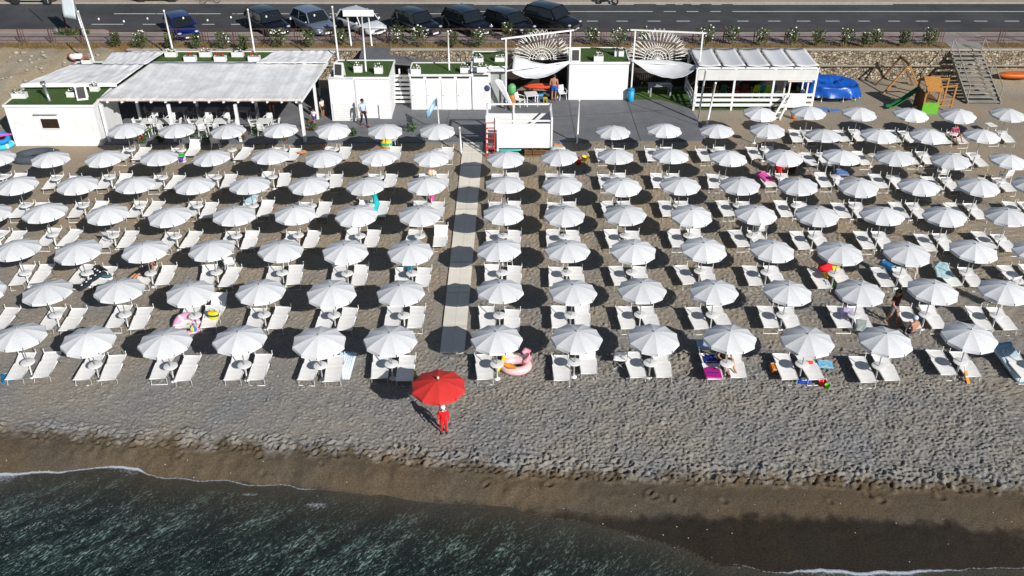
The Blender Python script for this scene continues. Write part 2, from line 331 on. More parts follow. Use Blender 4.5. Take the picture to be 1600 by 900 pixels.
def water_nodes(m):
    nt = m.node_tree; N = nt.nodes; L = nt.links; N.remove(N['Principled BSDF']); out = N['Material Output']
    tc = N.new('ShaderNodeTexCoord'); a = N.new('ShaderNodeAttribute'); a.attribute_name = 'depth'
    mu = N.new('ShaderNodeMath'); mu.operation = 'MULTIPLY'; mu.inputs[1].default_value = -2.5; L.new(a.outputs['Fac'], mu.inputs[0])
    ex = N.new('ShaderNodeMath'); ex.operation = 'EXPONENT'; L.new(mu.outputs[0], ex.inputs[0])
    tr = N.new('ShaderNodeBsdfTransparent'); tr.inputs[0].default_value = (.90,.93,.92,1)
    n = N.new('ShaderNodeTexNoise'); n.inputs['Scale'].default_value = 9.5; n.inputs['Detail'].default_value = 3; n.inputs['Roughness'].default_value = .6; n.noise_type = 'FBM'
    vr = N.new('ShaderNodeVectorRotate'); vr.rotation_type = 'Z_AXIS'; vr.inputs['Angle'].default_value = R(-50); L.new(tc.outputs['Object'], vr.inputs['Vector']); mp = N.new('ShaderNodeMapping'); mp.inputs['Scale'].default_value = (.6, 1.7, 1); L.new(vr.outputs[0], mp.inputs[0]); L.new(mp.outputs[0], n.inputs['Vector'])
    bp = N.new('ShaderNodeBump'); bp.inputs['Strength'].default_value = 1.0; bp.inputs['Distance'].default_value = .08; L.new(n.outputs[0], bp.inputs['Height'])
    di = N.new('ShaderNodeBsdfDiffuse'); cw = N.new('ShaderNodeValToRGB'); ce = cw.color_ramp.elements; ce[0].position = .40; ce[0].color = (.004,.012,.012,1); ce[1].position = .70; ce[1].color = (.22,.32,.28,1); x = ce.new(.55); x.color = (.015,.033,.030,1); nl = N.new('ShaderNodeTexNoise'); nl.inputs['Scale'].default_value = 1.5; nl.inputs['Detail'].default_value = 2; L.new(mp.outputs[0], nl.inputs['Vector']); ml = N.new('ShaderNodeMath'); ml.operation = 'MULTIPLY_ADD'; ml.inputs[1].default_value = .55; L.new(nl.outputs[0], ml.inputs[0]); L.new(n.outputs[0], ml.inputs[2]); m3 = N.new('ShaderNodeMath'); m3.operation = 'SUBTRACT'; m3.inputs[1].default_value = .285; L.new(ml.outputs[0], m3.inputs[0]); L.new(m3.outputs[0], cw.inputs[0]); L.new(cw.outputs[0], di.inputs[0]); L.new(bp.outputs[0], di.inputs['Normal'])  # noise peaks turn pale teal: wave glints painted into the diffuse colour
    mx = N.new('ShaderNodeMixShader'); L.new(ex.outputs[0], mx.inputs[0]); L.new(di.outputs[0], mx.inputs[1]); L.new(tr.outputs[0], mx.inputs[2])
    gl = N.new('ShaderNodeBsdfGlossy'); gl.inputs['Roughness'].default_value = .24; L.new(bp.outputs[0], gl.inputs['Normal'])
    lw = N.new('ShaderNodeLayerWeight'); lw.inputs[0].default_value = .5; L.new(bp.outputs[0], lw.inputs['Normal']); pw = N.new('ShaderNodeMath'); pw.operation = 'POWER'; pw.inputs[1].default_value = 5; L.new(lw.outputs['Facing'], pw.inputs[0]); fr = N.new('ShaderNodeMath'); fr.operation = 'MULTIPLY_ADD'; fr.inputs[1].default_value = .95; fr.inputs[2].default_value = .022; L.new(pw.outputs[0], fr.inputs[0])
    m2 = N.new('ShaderNodeMixShader'); L.new(fr.outputs[0], m2.inputs[0]); L.new(mx.outputs[0], m2.inputs[1]); L.new(gl.outputs[0], m2.inputs[2])
    L.new(m2.outputs[0], out.inputs[0])
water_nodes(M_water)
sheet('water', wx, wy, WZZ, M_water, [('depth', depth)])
# foam along the water's edge: thick on the left, a thread further on
M_foam = bpy.data.materials.new('sea_foam'); M_foam.use_nodes = True
def foam_nodes(m):
    nt = m.node_tree; N = nt.nodes; L = nt.links; b = N['Principled BSDF']; b.inputs['Base Color'].default_value = (.50,.54,.60,1); b.inputs['Roughness'].default_value = .7
    tc = N.new('ShaderNodeTexCoord'); n = N.new('ShaderNodeTexNoise'); n.inputs['Scale'].default_value = 11; n.inputs['Detail'].default_value = 8; n.inputs['Roughness'].default_value = .75; L.new(tc.outputs['Object'], n.inputs['Vector'])
    a = N.new('ShaderNodeAttribute'); a.attribute_name = 'foam'
    ad = N.new('ShaderNodeMath'); ad.operation = 'ADD'; L.new(n.outputs[0], ad.inputs[0]); L.new(a.outputs['Fac'], ad.inputs[1])
    mr = N.new('ShaderNodeMapRange'); mr.inputs[1].default_value = .80; mr.inputs[2].default_value = 1.2; L.new(ad.outputs[0], mr.inputs[0]); L.new(mr.outputs[0], b.inputs['Alpha'])
foam_nodes(M_foam)
fx = axis((-18,18,.04)); fv = axis((-.06,1.3,.035)); FX, FV = np.meshgrid(fx, fv)
FS = np.interp(FX, *SHORE)+vnoise(FX, FX*0, .7, 3)*.14; pxx = lambda x: at(x, 745, WZ).x; px2 = lambda x: at(x, 890, WZ).x
edge = np.exp(-((FV-.02)/.045)**2)
amt = (.52*edge*smooth(pxx(560), pxx(470), FX) + (.40-.26*FV)*smooth(pxx(236), pxx(205), FX)*smooth(1.0, .3, FV)*(.75+vnoise(FX, FX*0, 1.1, 12)*.9)
       + .42*edge*smooth(px2(1080), px2(1180), FX) + (.38-.3*FV)*smooth(px2(1190), px2(1290), FX)*smooth(px2(1520), px2(1400), FX)*smooth(.75, .15, FV)
       + .42*np.exp(-((FX-pxx(505))/.55)**2-((FV-.75)/.22)**2)+.38*np.exp(-((FX-pxx(400))/.5)**2-((FV-.45)/.16)**2)+.36*np.exp(-((FX-px2(1000))/.5)**2-((FV-.15)/.16)**2))
def foam_sheet():
    nx, ny = len(fx), len(fv); me_z = np.full_like(FX, WZ+.05)
    o = sheet('sea_foam', fx, fv, me_z, M_foam, [('foam', amt)], kind='stuff')
    co = np.stack([FX, FS-FV, me_z+.0*FX], -1).reshape(-1, 3).astype(np.float32); o.data.vertices.foreach_set('co', co.ravel()); o.data.update()
    bpy.context.view_layer.update(); o.data.flip_normals(); return o
foam_sheet()

# road, pavement, bank top
ZR, ZS = 1.83, 1.95; YW, YV, YK, YF = 61.25, 62.65, 65.05, 72.75
def slab(name, x0, x1, y0, y1, z0, z1, m, kind='structure'):
    return tag(MB().box(((x0+x1)/2, (y0+y1)/2, (z0+z1)/2), (x1-x0, y1-y0, z1-z0)).build(name, m), kind=kind)
M_asphalt = mat('asphalt', (.060,.061,.066), .92, .42, .28, .25, 30)
M_pave = planks('pink_paving', (.30,.235,.225), 'X', .5, .72, .14, .9, .22)
M_verge = mat('dry_verge', (.21,.135,.055), .95, .4, 1.6, .6, 14)
M_kerb = mat('kerb_stone', (.38,.33,.26), .85, .2, 4)
M_far = mat('far_pavement', (.36,.30,.25), .9, .2, .8)
M_mark = mat('road_paint', (.62,.62,.61), .8, .22, 5)
slab('road', -140, 140, YK, YF, 1.2, ZR, M_asphalt)
slab('pavement', -140, 140, YV, YK-.16, 1.3, ZS, M_pave)
slab('kerb', -140, 140, YK-.16, YK+.0, 1.3, ZS+.004, M_kerb)
slab('verge', -140, 140, YW+.28, YV, 1.3, ZS+.02, M_verge)
slab('far_kerb', -140, 140, YF, YF+.18, 1.2, ZS, M_kerb)
slab('far_pavement', -140, 140, YF+.18, 260, 1.2, ZS-.003, M_far)
marks = MB()
def mark(x0, x1, y, w=.13):
    a = at(x0, y, ZR); b = at(x1, y, ZR); marks.box(((a.x+b.x)/2, a.y, ZR+.004), (b.x-a.x, w, .002))
for x0, x1 in ((917,934),(963,981),(1012,1032),(1057,1078),(1106,1125),(1152,1170),(1200,1219),(1245,1266),(1290,1312),(1341,1359),(1388,1406),(1431,1450),(1477,1501),(1522,1543),(1570,1592)): mark(x0, x1, 33)
for x0, x1 in ((143,193),(223,243),(316,335),(361,375)): mark(x0, x1, 38)
for x0, x1 in ((178,345),(363,380),(432,460),(515,590),(615,700)): mark(x0, x1, 21.5)
for x0, x1 in ((700,1020),(1037,1056),(1073,1091),(1110,1126),(1144,1700)): mark(x0, x1, 18)
for x0, x1 in ((740,990),(1025,1040),(1055,1067),(1080,1094),(1112,1127),(1145,1395)): mark(x0, x1, 7)
tag(marks.build('road_markings', M_mark), kind='structure')
# paved island with a curb by the road on the left, and the curved beige one on the far side
isl = MB().prism([(at(x, y, ZR).x, at(x, y, ZR).y) for x, y in ((-300,56),(160,55),(172,51),(160,47),(-300,47))], ZR-.2, ZR+.11)
tag(isl.build('traffic_island', mat('island_paving', (.34,.25,.215), .9, .2, .8)), kind='structure')
far = MB().prism([(at(x, y, ZR).x, at(x, y, ZR).y) for x, y in ((560,-1),(650,-3),(800,-4),(800,3.5),(735,3.5),(690,3),(640,1))], ZR-.2, ZR+.1)
tag(far.build('far_island', mat('island_sand', (.40,.33,.26), .9, .2, .8)), kind='structure')

# ================================================================ walls, huts, pergola
def gx(x, y, z=0): return at(x, y, z).x
def zat(y, Y): return H*(1-Y/at(800, y, 0).y)
M_stone = bpy.data.materials.new('rubble_stone'); M_stone.use_nodes = True
def stone_nodes(m):
    nt = m.node_tree; N = nt.nodes; L = nt.links; b = N['Principled BSDF']; b.inputs['Roughness'].default_value = .9
    tc = N.new('ShaderNodeTexCoord'); mp = N.new('ShaderNodeMapping'); mp.inputs['Scale'].default_value = (1, 1, 1.25); L.new(tc.outputs['Object'], mp.inputs[0])
    nz = N.new('ShaderNodeTexNoise'); nz.inputs['Scale'].default_value = 5; L.new(mp.outputs[0], nz.inputs['Vector'])
    ad = N.new('ShaderNodeMix'); ad.data_type = 'RGBA'; ad.blend_type = 'ADD'; ad.inputs[0].default_value = .12; L.new(mp.outputs[0], ad.inputs[6]); L.new(nz.outputs['Color'], ad.inputs[7])
    v = N.new('ShaderNodeTexVoronoi'); v.inputs['Scale'].default_value = 4.8; L.new(ad.outputs[2], v.inputs['Vector'])
    ve = N.new('ShaderNodeTexVoronoi'); ve.feature = 'DISTANCE_TO_EDGE'; ve.inputs['Scale'].default_value = 4.8; L.new(ad.outputs[2], ve.inputs['Vector'])
    sc = N.new('ShaderNodeSeparateColor'); L.new(v.outputs['Color'], sc.inputs[0])
    cr = N.new('ShaderNodeValToRGB'); e = cr.color_ramp.elements; e[0].color = (.15,.115,.075,1); e[1].color = (.44,.37,.27,1); x = e.new(.5); x.color = (.28,.225,.155,1)
    L.new(sc.outputs[0], cr.inputs[0])
    me = N.new('ShaderNodeMapRange'); me.inputs[1].default_value = .0; me.inputs[2].default_value = .09; L.new(ve.outputs['Distance'], me.inputs[0])
    mx = N.new('ShaderNodeMix'); mx.data_type = 'RGBA'; L.new(me.outputs[0], mx.inputs[0]); mx.inputs[6].default_value = (.10,.083,.062,1); L.new(cr.outputs[0], mx.inputs[7])
    L.new(mx.outputs[2], b.inputs['Base Color'])
    bp = N.new('ShaderNodeBump'); bp.inputs['Strength'].default_value = 1; bp.inputs['Distance'].default_value = .12; L.new(me.outputs[0], bp.inputs['Height']); L.new(bp.outputs[0], b.inputs['Normal'])
stone_nodes(M_stone)
w = thing('retaining_wall', 'rubble stone retaining wall between the beach and the pavement', 'wall', (0, 61, 0))
m = MB(); xw = np.arange(-26, 90, .35)
def wallpt(u, v):
    x = -26+116*u; z = -.3+2.25*v
    return (x, -.25+.45*v+.10*mnoise.noise((x*1.7, z*2.2, 3)), z)
m.grid(wallpt, 340, 9, False); m.box((32, .33, .8), (116, .3, 2.29)); m.build('masonry', M_stone, w)
MB().box((32, .26, 1.95), (116, .36, .09)).build('coping', M_kerb, w, bevel=.015)
MB().box((32, -.22, .98), (116, .16, .05)).build('ledge', M_kerb, w)

def planter(p, w_=.75, label='white trough of plants', h=.32, rz=0, group='white planters on the roofs', flowers=True, kind=0):
    t = thing('planter', label, 'planter', p, rz, group); m = MB(); d_ = .34
    m.box((0,-d_/2+.02,h/2), (w_,.04,h)); m.box((0,d_/2-.02,h/2), (w_,.04,h)); m.box((-w_/2+.02,0,h/2), (.04,d_-.08,h)); m.box((w_/2-.02,0,h/2), (.04,d_-.08,h)); m.box((0,0,.03),(w_-.08,d_-.08,.05))
    m.build('trough', M_plastic, t); MB().box((0,0,h-.06), (w_-.08, d_-.08, .04)).build('soil', M_soil, t)
    leafball(t, (0,0,h+.08), (w_*.45,.17,.14), 45, .09, M_leaf2)
    if flowers: blossoms(t, (0,0,h+.1), (w_*.42,.16,.13), 10, .035, M_flower if kind == 0 else M_rflower)
    return t
def leafball(parent, c, r, n, s, m_, name='foliage'):
    b = MB()
    for _ in range(n):
        u = Vector((rng.normal(), rng.normal(), rng.normal())).normalized()*rng.uniform(.35, 1)**.5
        p = Vector((c[0]+u.x*r[0], c[1]+u.y*r[1], c[2]+u.z*r[2])); dd = (u+Vector((rng.normal()*.6, rng.normal()*.6, rng.normal()*.6+.4))).normalized()
        sd = dd.cross(Vector((rng.normal(), rng.normal(), rng.normal()))).normalized(); l_ = s*rng.uniform(.7, 1.5)
        b.add([p-dd*l_*.5, p+sd*l_*.22, p+dd*l_*.7, p-sd*l_*.22], [(0,1,2,3)])
    return b.build(name, m_, parent)
def blossoms(parent, c, r, n, s, m_):
    b = MB()
    for _ in range(n):
        u = Vector((rng.normal(), rng.normal()-.25, rng.normal()+.35)).normalized()*rng.uniform(.8, 1.08)
        b.ball((c[0]+u.x*r[0], c[1]+u.y*r[1], c[2]+u.z*r[2]), s*rng.uniform(.7, 1.4), 5, 4)
    return b.build('blossoms', m_, parent)

def hut(name, label, x0, x1, y0, depth, h, m_=None, cat='hut', turf=True, group=None):
    t = thing(name, label, cat, ((x0+x1)/2, y0, 0), 0, group); w_ = x1-x0
    MB().box((0, depth/2, h/2-.03), (w_, depth, h-.06)).build('walls', m_ or M_board, t)
    m = MB(); o_ = .05
    m.box((0, -o_/2, h), (w_+2*o_, .09, .13)); m.box((0, depth+o_/2, h), (w_+2*o_, .09, .13)); m.box((-w_/2-o_/2, depth/2, h), (.09, depth-.05, .13)); m.box((w_/2+o_/2, depth/2, h), (.09, depth-.05, .13))
    m.build('roof_edge', M_wpaint, t, bevel=.012)
    MB().box((0, depth/2, h-.01), (w_-.05, depth-.05, .06)).build('roof_turf' if turf else 'roof', M_turf if turf else M_wpaint, t)
    return t
# ---- left cabin
CY = at(25, 228).y; cx0 = gx(25, 228); cx1 = gx(161, 228); ch = 2.45
cab = hut('cabin', 'white cabin with small dark window and planted turf roof', cx0, cx1, CY, 3.25, ch)
wx_ = gx(69, 195, 1.6)-(cx0+cx1)/2
f = MB(); f.box((wx_,-.03,1.72),(1.12,.06,.06)); f.box((wx_,-.03,1.08),(1.12,.06,.06)); f.box((wx_-.53,-.03,1.4),(.06,.06,.58)); f.box((wx_+.53,-.03,1.4),(.06,.06,.58)); wf = f.build('window', M_wpaint, cab)
MB().box((wx_,-.012,1.4),(1.0,.02,.58)).build('pane', mat('window_brown', (.035,.024,.015), .15, .3, 4), wf)
MB().bar((wx_-.68,-.16,2.08),(wx_+.68,-.16,2.08),.32,.03).build('window_awning', M_wpaint, cab)
def on(x, y, z): return at(x, y, z)
for i, (x, y, lb) in enumerate([(32,153,'white planter with yellow flowers at the outer front corner of the cabin roof'), (117,151,'white planter on the cabin roof beside the black and white board'), (149,142,'small white planter on the cabin roof under the pergola edge')]):
    planter(on(x, y, ch), .8 if i < 2 else .5, lb, kind=0)
def aboard(p, label, rz=.25):
    t = thing('sandwich_board', label, 'board', p, rz); m = MB(); m.bar((0,-.2,0),(0,0,.85),.6,.04,(0,1,0)); m.bar((0,.2,0),(0,0,.85),.6,.04,(0,1,0)); m.build('frame', M_plastic, t)
    MB().bar((0,-.2,.14),(0,-.045,.76),.42,.012,(0,1,0)).build('panel', M_dark, t, ); t.children[-1].location = (0,-.03,.0); return t
aboard(on(130, 155, ch), 'white framed sandwich board with dark panel on the cabin roof', .3)
t = thing('flue_pipe', 'leaning grey flue pipe standing on the cabin turf roof', 'pipe', on(78, 158, ch))
MB().tube([(0,0,0),(-.12,0,1.05)], .085, 10).build('pipe', M_steel, t); MB().tube([(-.12,0,1.0),(-.12,0,1.17)], .14, 10).build('cap', M_steel, t)

ya, yb_ = at(130,114.5,2.3).y, at(130,98,2.3).y; hut('rear_hut', 'low hut with turf roof and planters behind the left wing of the pergola', gx(112,106,2.3), gx(158,106,2.3), ya, yb_-ya, 2.3)
for x, y, lb in ((137,100,'white planter beside the leftmost string light pole'), (113,114,'white planter at the left end of the low rear hut roof'), (134,114,'white planter at the front of the low rear hut roof')): planter(at(x, y, 2.32), .6, lb, .3, kind=1)
# ---- pergola with the reed roof
PY = at(477, 222).y; zf = 2.52
pg = thing('pergola', 'large pergola with whitewashed reed roof over the beach bar tables', 'pergola', (gx(320, 222), PY, 0)); pc = Vector(pg.location)
def poly(pts): return [at(x, y, z)-pc for x, y, z in pts]
def slabpoly(name, pts, m_, th=.07):
    p = poly(pts); a = sum((p[i].x*p[(i+1)%len(p)].y-p[(i+1)%len(p)].x*p[i].y) for i in range(len(p)))
    if a < 0: p = p[::-1]
    n = len(p); b = MB(); b.add(p+[q-Vector((0,0,th)) for q in p], [tuple(range(n)), tuple(range(n,2*n))[::-1]]+[(i, n+i, n+(i+1)%n, (i+1)%n) for i in range(n)]); return b.build(name, m_, pg)
def sagroof(name, A, B, C, D, m_, sag=.05, th=.05, nu=30, nv=8):
    """A front left, B front right, C back right, D back left"""
    A, B, C, D = poly([A, B, C, D]); m = MB()
    def fn(u, v):
        p = (A*(1-u)+B*u)*(1-v)+(D*(1-u)+C*u)*v
        return p+Vector((0, .03*mnoise.noise((u*19, 7, 1))*(1-v), -sag*(abs(math.sin(u*PI*8)))*.25-sag*math.sin(v*PI)+.035*mnoise.noise((u*14, v*5, 2))))
    m.grid(fn, nu*3, nv*2); return m.build(name, m_, pg, solid=th)
def stain(m_):
    nt = m_.node_tree; N = nt.nodes; L = nt.links; b = N['Principled BSDF']; old = b.inputs['Base Color'].links[0].from_socket
    tc = N.new('ShaderNodeTexCoord'); sp = N.new('ShaderNodeSeparateXYZ'); L.new(tc.outputs['Object'], sp.inputs[0])
    mp = N.new('ShaderNodeMapping'); mp.inputs['Scale'].default_value = (2.2,.35,1); L.new(tc.outputs['Object'], mp.inputs[0])
    n = N.new('ShaderNodeTexNoise'); n.inputs['Scale'].default_value = 2; n.inputs['Detail'].default_value = 6; L.new(mp.outputs[0], n.inputs['Vector'])
    a = N.new('ShaderNodeMath'); a.operation = 'MULTIPLY_ADD'; a.inputs[1].default_value = 3.0; L.new(n.outputs[0], a.inputs[0]); sb = N.new('ShaderNodeMath'); sb.operation = 'MULTIPLY_ADD'; sb.inputs[1].default_value = -1.3; sb.inputs[2].default_value = -.3; L.new(sp.outputs['Y'], sb.inputs[0]); L.new(sb.outputs[0], a.inputs[2])
    r = N.new('ShaderNodeMapRange'); r.inputs[1].default_value = .1; r.inputs[2].default_value = 1.3; r.inputs[4].default_value = .75; L.new(a.outputs[0], r.inputs[0])
    x = N.new('ShaderNodeMix'); x.data_type = 'RGBA'; L.new(r.outputs[0], x.inputs[0]); L.new(old, x.inputs[6]); x.inputs[7].default_value = (.50,.42,.36,1); L.new(x.outputs[2], b.inputs['Base Color'])
M_roof2 = planks('reed_roof_stained', (.80,.795,.79), 'X', .33, .8, .14, .9, .22); stain(M_roof2)
sagroof('reed_roof', (150,157,zf), (470,157,zf), (511,97.5,zf+.22), (236,97.5,zf+.22), M_roof2)
sagroof('rear_reed_roof', (400,98.5,zf+.34), (510,98,zf+.34), (524,79,zf+.42), (430,79,zf+.42), M_roof, .03)
sagroof('side_reed_roof', (33,132,zf+.3), (182,131,zf+.3), (225,100.5,zf+.38), (112,100.5,zf+.38), M_roof, .02)
sagroof('far_reed_roof', (146,114,zf+.30), (228,99.5,zf+.38), (257,81,zf+.44), (176,81,zf+.44), M_roof, .02)
m = MB(); a, b = poly([(33,134,zf+.22), (182,133,zf+.22)]); m.bar(a, b, .1, .16); a, b = poly([(150,159,zf-.1), (470,159,zf-.1)]); m.bar(a+Vector((0,.25,0)), b+Vector((0,.25,0)), .1, .16)
a, b = poly([(471,158,zf-.04), (512,98,zf+.16)]); m.bar(a, b, .08, .16); m.build('beam', M_wpaint, pg)
for i in range(14):
    x = 168+i*22.7; a, b = poly([(x, 158.5, zf-.08), (236+(x-150)*.86, 98, zf+.1)]); MB().bar(a-Vector((0,.12,0)), b, .09, .11).build('rafter', M_wpaint, pg)
for x in (172, 275, 377, 477):
    p = at(x, 222)-pc; m = MB(); m.box((p.x, p.y, zf/2-.1), (.16,.16,zf-.2)); m.build('post', M_wpaint, pg)
for x in (220, 312, 404, 497):
    p = at(x, 187)-pc; MB().box((p.x, p.y, zf/2), (.15,.15,zf)).build('post', M_wpaint, pg)
for x, y in ((500,150),):
    p = at(x, y)-pc; MB().box((p.x, p.y, zf/2+.1), (.14,.14,zf+.2)).build('post', M_wpaint, pg)
# deck under and beside it
deck = MB(); P = [(at(x, y).x, at(x, y).y) for x, y in ((168,226),(480,226),(520,224),(1100,221),(1097,196),(1079,171),(1034,154),(1034,145),(150,135),(150,226))]
deck.prism(P, -.12, .05); tag(deck.build('deck', M_deck), kind='structure')
sm = MB()
for a, b in (((888,157),(901,222)), ((980,157),(1001,220)), ((985,161),(1092,196)), ((703,172),(690,222)), ((560,200),(1040,172))):
    a = at(*a, .054); b = at(*b, .054); sm.bar(a, b, .035, .003)
tag(sm.build('deck_joints', M_dark), kind='structure')
# bar building behind the pergola
bx0, bx1 = gx(205, 150), gx(478, 150)
bar_ = hut('bar_building', 'beach bar building with turf roof behind the reed pergola', bx0, bx1, 57.3, 2.1, 2.36, mat('bar_wall_grey', (.14,.14,.14), .8, .2, 2), 'bar')
bcx = (bx0+bx1)/2
m = MB()
for k in range(6): x0 = bx0+1.0+k*2.0-bcx; MB().box((x0+.7,-.012,1.25),(1.45,.02,1.1)).build('bar_opening', mat('dark_interior', (.012,.011,.01), .9, 0), bar_)
MB().box((0,-.3,1.05),(bx1-bx0-1,.5,.06)).build('counter', mat('bar_counter', (.20,.11,.055), .5, .2), bar_); MB().box((0,-.1,.52),(bx1-bx0-1.1,.06,1.0)).build('counter_front', mat('bar_front', (.09,.05,.03), .7, .3, 2), bar_)
for i, x in enumerate((268, 298, 322, 345, 372, 398)):
    planter(at(x, 88+(i%2)*7, 2.38), .75, ['white planter with red flowers nearest the left pole on the bar roof','white planter at the front edge of the bar roof, second from the left','white planter at the rear of the bar roof beside a red plant','white planter mid way along the front of the bar roof','white planter on the bar roof just left of a string light pole','white planter on the bar roof in front of the rear reed roof'][i], kind=i%2)
# ---- white shed right of the pergola
x0, x1 = gx(520, 190), gx(612, 186); SY0 = at(520, 190).y
sh = hut('storage_shed', 'white boarded shed with slatted door and planters on its turf roof', x0, x1, SY0+.45, 3.1, 2.62)
scx = (x0+x1)/2; xa = gx(557, 190)-scx
MB().box(((x0-scx+xa)/2, -.24, 1.34), (xa-(x0-scx), .46, 2.68)).build('front_bay', M_board, sh)
MB().box(((x0-scx+xa)/2-.05, -.49, .62), (xa-(x0-scx)-.3, .035, 1.1)).build('louvre_door', M_hboard, sh)
MB().box((xa+.06,-.03,1.3),(.05,.06,2.5)).build('drain_pipe', mat('pipe_grey', (.5,.5,.5), .5), sh)
MB().box((x1-scx-.35,-.07,.5),(.75,.09,.9)).build('locker_door', M_hboard, sh)
for x, y, lb in ((560,112,'white planter on the shed roof left of the other planter and nearer the pergola'), (592,114,'white planter at the right end of the shed roof')): planter(at(x, y, 2.66), .5, lb, .4)
aboard(at(531, 119, 2.66), 'sandwich board with dark panel on the left end of the shed roof', -.2)
# ---- row of changing cabins
x0, x1 = gx(643, 172), gx(737, 172); DY = at(700, 172).y
cb = hut('changing_cabins', 'long white row of changing cabins with four doors and turf roof', x0, x1, DY, 2.2, 2.28); ccx = (x0+x1)/2
for k in range(4):
    w_ = (x1-x0)/4; xc = x0-ccx+w_*(k+.5)
    d_ = MB().box((xc,-.022,1.03),(w_-.09,.04,1.98)).build('door', M_board, cb, bevel=.01); MB().ball((xc-w_/2+.16,-.06,1.0),.035,8,6).build('handle', M_steel, d_)
    MB().box((xc,-.012,2.13),(w_-.2,.03,.1)).build('vent', M_dark, cb)
x2 = gx(791, 172)
c2 = hut('service_cabin', 'small grey sided cabin with raised turf roof between changing cabins and sail frame', x1+.05, x2, DY+.5, 2.9, 2.62, mat('service_grey', (.33,.345,.34), .8, .12, 3))
xc2 = (x1+.05+x2)/2; xm_ = gx(767, 172)-xc2; xl_ = x1+.05-xc2
MB().box(((xl_+xm_)/2,-.25,1.2),(xm_-xl_,.5,2.4)).build('front_room', M_board, c2); MB().box((0,-.26,2.58),(x2-x1+.02,.42,.16)).build('fascia', M_wpaint, c2)
d_ = MB().box(((xl_+xm_)/2-.1,-.52,1.03),(.95,.04,1.98)).build('door', M_board, c2, bevel=.01); MB().ball((-.0+xm_-.22,-.54,1.45),.19,16,8,(1,.25,1.1)).build('porthole', mat('porthole_blue', (.05,.06,.16), .4, .2), c2)
MB().box(((xl_+xm_)/2,-.515,2.25),(.9,.03,.1)).build('vent', M_dark, c2)
for x, y, lb in ((650,115,'white planter at the left end of the changing cabin roof'), (727,113,'white planter at the right end of the changing cabin roof')): planter(at(x, y, 2.3), .6, lb, .34)
for x, y, lb in ((748,98,'white planter at the back left of the raised service cabin roof'), (781,97,'white planter at the back right of the raised service cabin roof'), (753,112,'white planter at the front edge of the raised service cabin roof')): planter(at(x, y, 2.57), .6, lb, .34)
tag(MB().ball(tuple(at(766, 106, 2.72)), .16, 12, 8).build('globe_lamp', M_plastic), 'white globe lamp on the raised turf roof of the service cabin', 'lamp')
MB().bar(at(742,92,2.6)-Vector(c2.location), at(782,88,2.6)-Vector(c2.location), .9, .05).build('roof_board', M_greywood, c2)
# ---- blank white store
x0, x1 = gx(888, 157), gx(979, 157)
st = hut('store_box', 'plain white windowless store with turf roof between two sail frames', x0, x1, at(930, 157).y, 2.9, 2.5, M_wpaint)
for x, y, lb, k in ((935,95,'white planter at the front edge of the plain store roof',0), (967,87,'white planter at the back right of the plain store roof',0)): planter(at(x, y, 2.52), .6, lb, .34)
aboard(at(899, 96, 2.52), 'sandwich board with dark panel on the plain store roof', 0)
# ---- white slatted steps and grey ramp up to the pavement
rp = thing('access_ramp', 'grey ramp and white slatted railing rising behind the shed to the pavement', 'ramp', tuple(at(680, 110))); rc = Vector(rp.location)
def sl2(pts, name, m_, th=.1):
    p = [at(*q)-rc for q in pts]; n = len(p); MB().add(p+[q-Vector((0,0,th)) for q in p], [tuple(range(n)), tuple(range(n,2*n))[::-1]]+[(i, n+i, n+(i+1)%n, (i+1)%n) for i in range(n)]).build(name, m_, rp)
sl2([(560,96,2.0),(600,96,1.98),(612,73,2.02),(566,73,2.02)], 'landing', mat('ramp_grey', (.13,.135,.14), .8, .2, 1)); sl2([(601,97,1.95),(760,110,.9),(760,105,.9),(601,84,1.95)], 'ramp_surface', mat('ramp_grey', (.13,.135,.14)))
for k in range(7):
    z = 1.75-k*.24; a = at(612, 175, 0); y_ = 56.6-k*.12; MB().bar(Vector((gx(612,160),y_,z))-rc, Vector((gx(612,160)+1.75-k*.02,y_,z))-rc, .05, .15).build('slat', M_wpaint, rp)
for x in (0,.6,1.2,1.75): MB().bar(Vector((gx(612,160)+x,56.9,.0))-rc, Vector((gx(612,160)+x,56.75,2.15))-rc, .09).build('post', M_wpaint, rp)
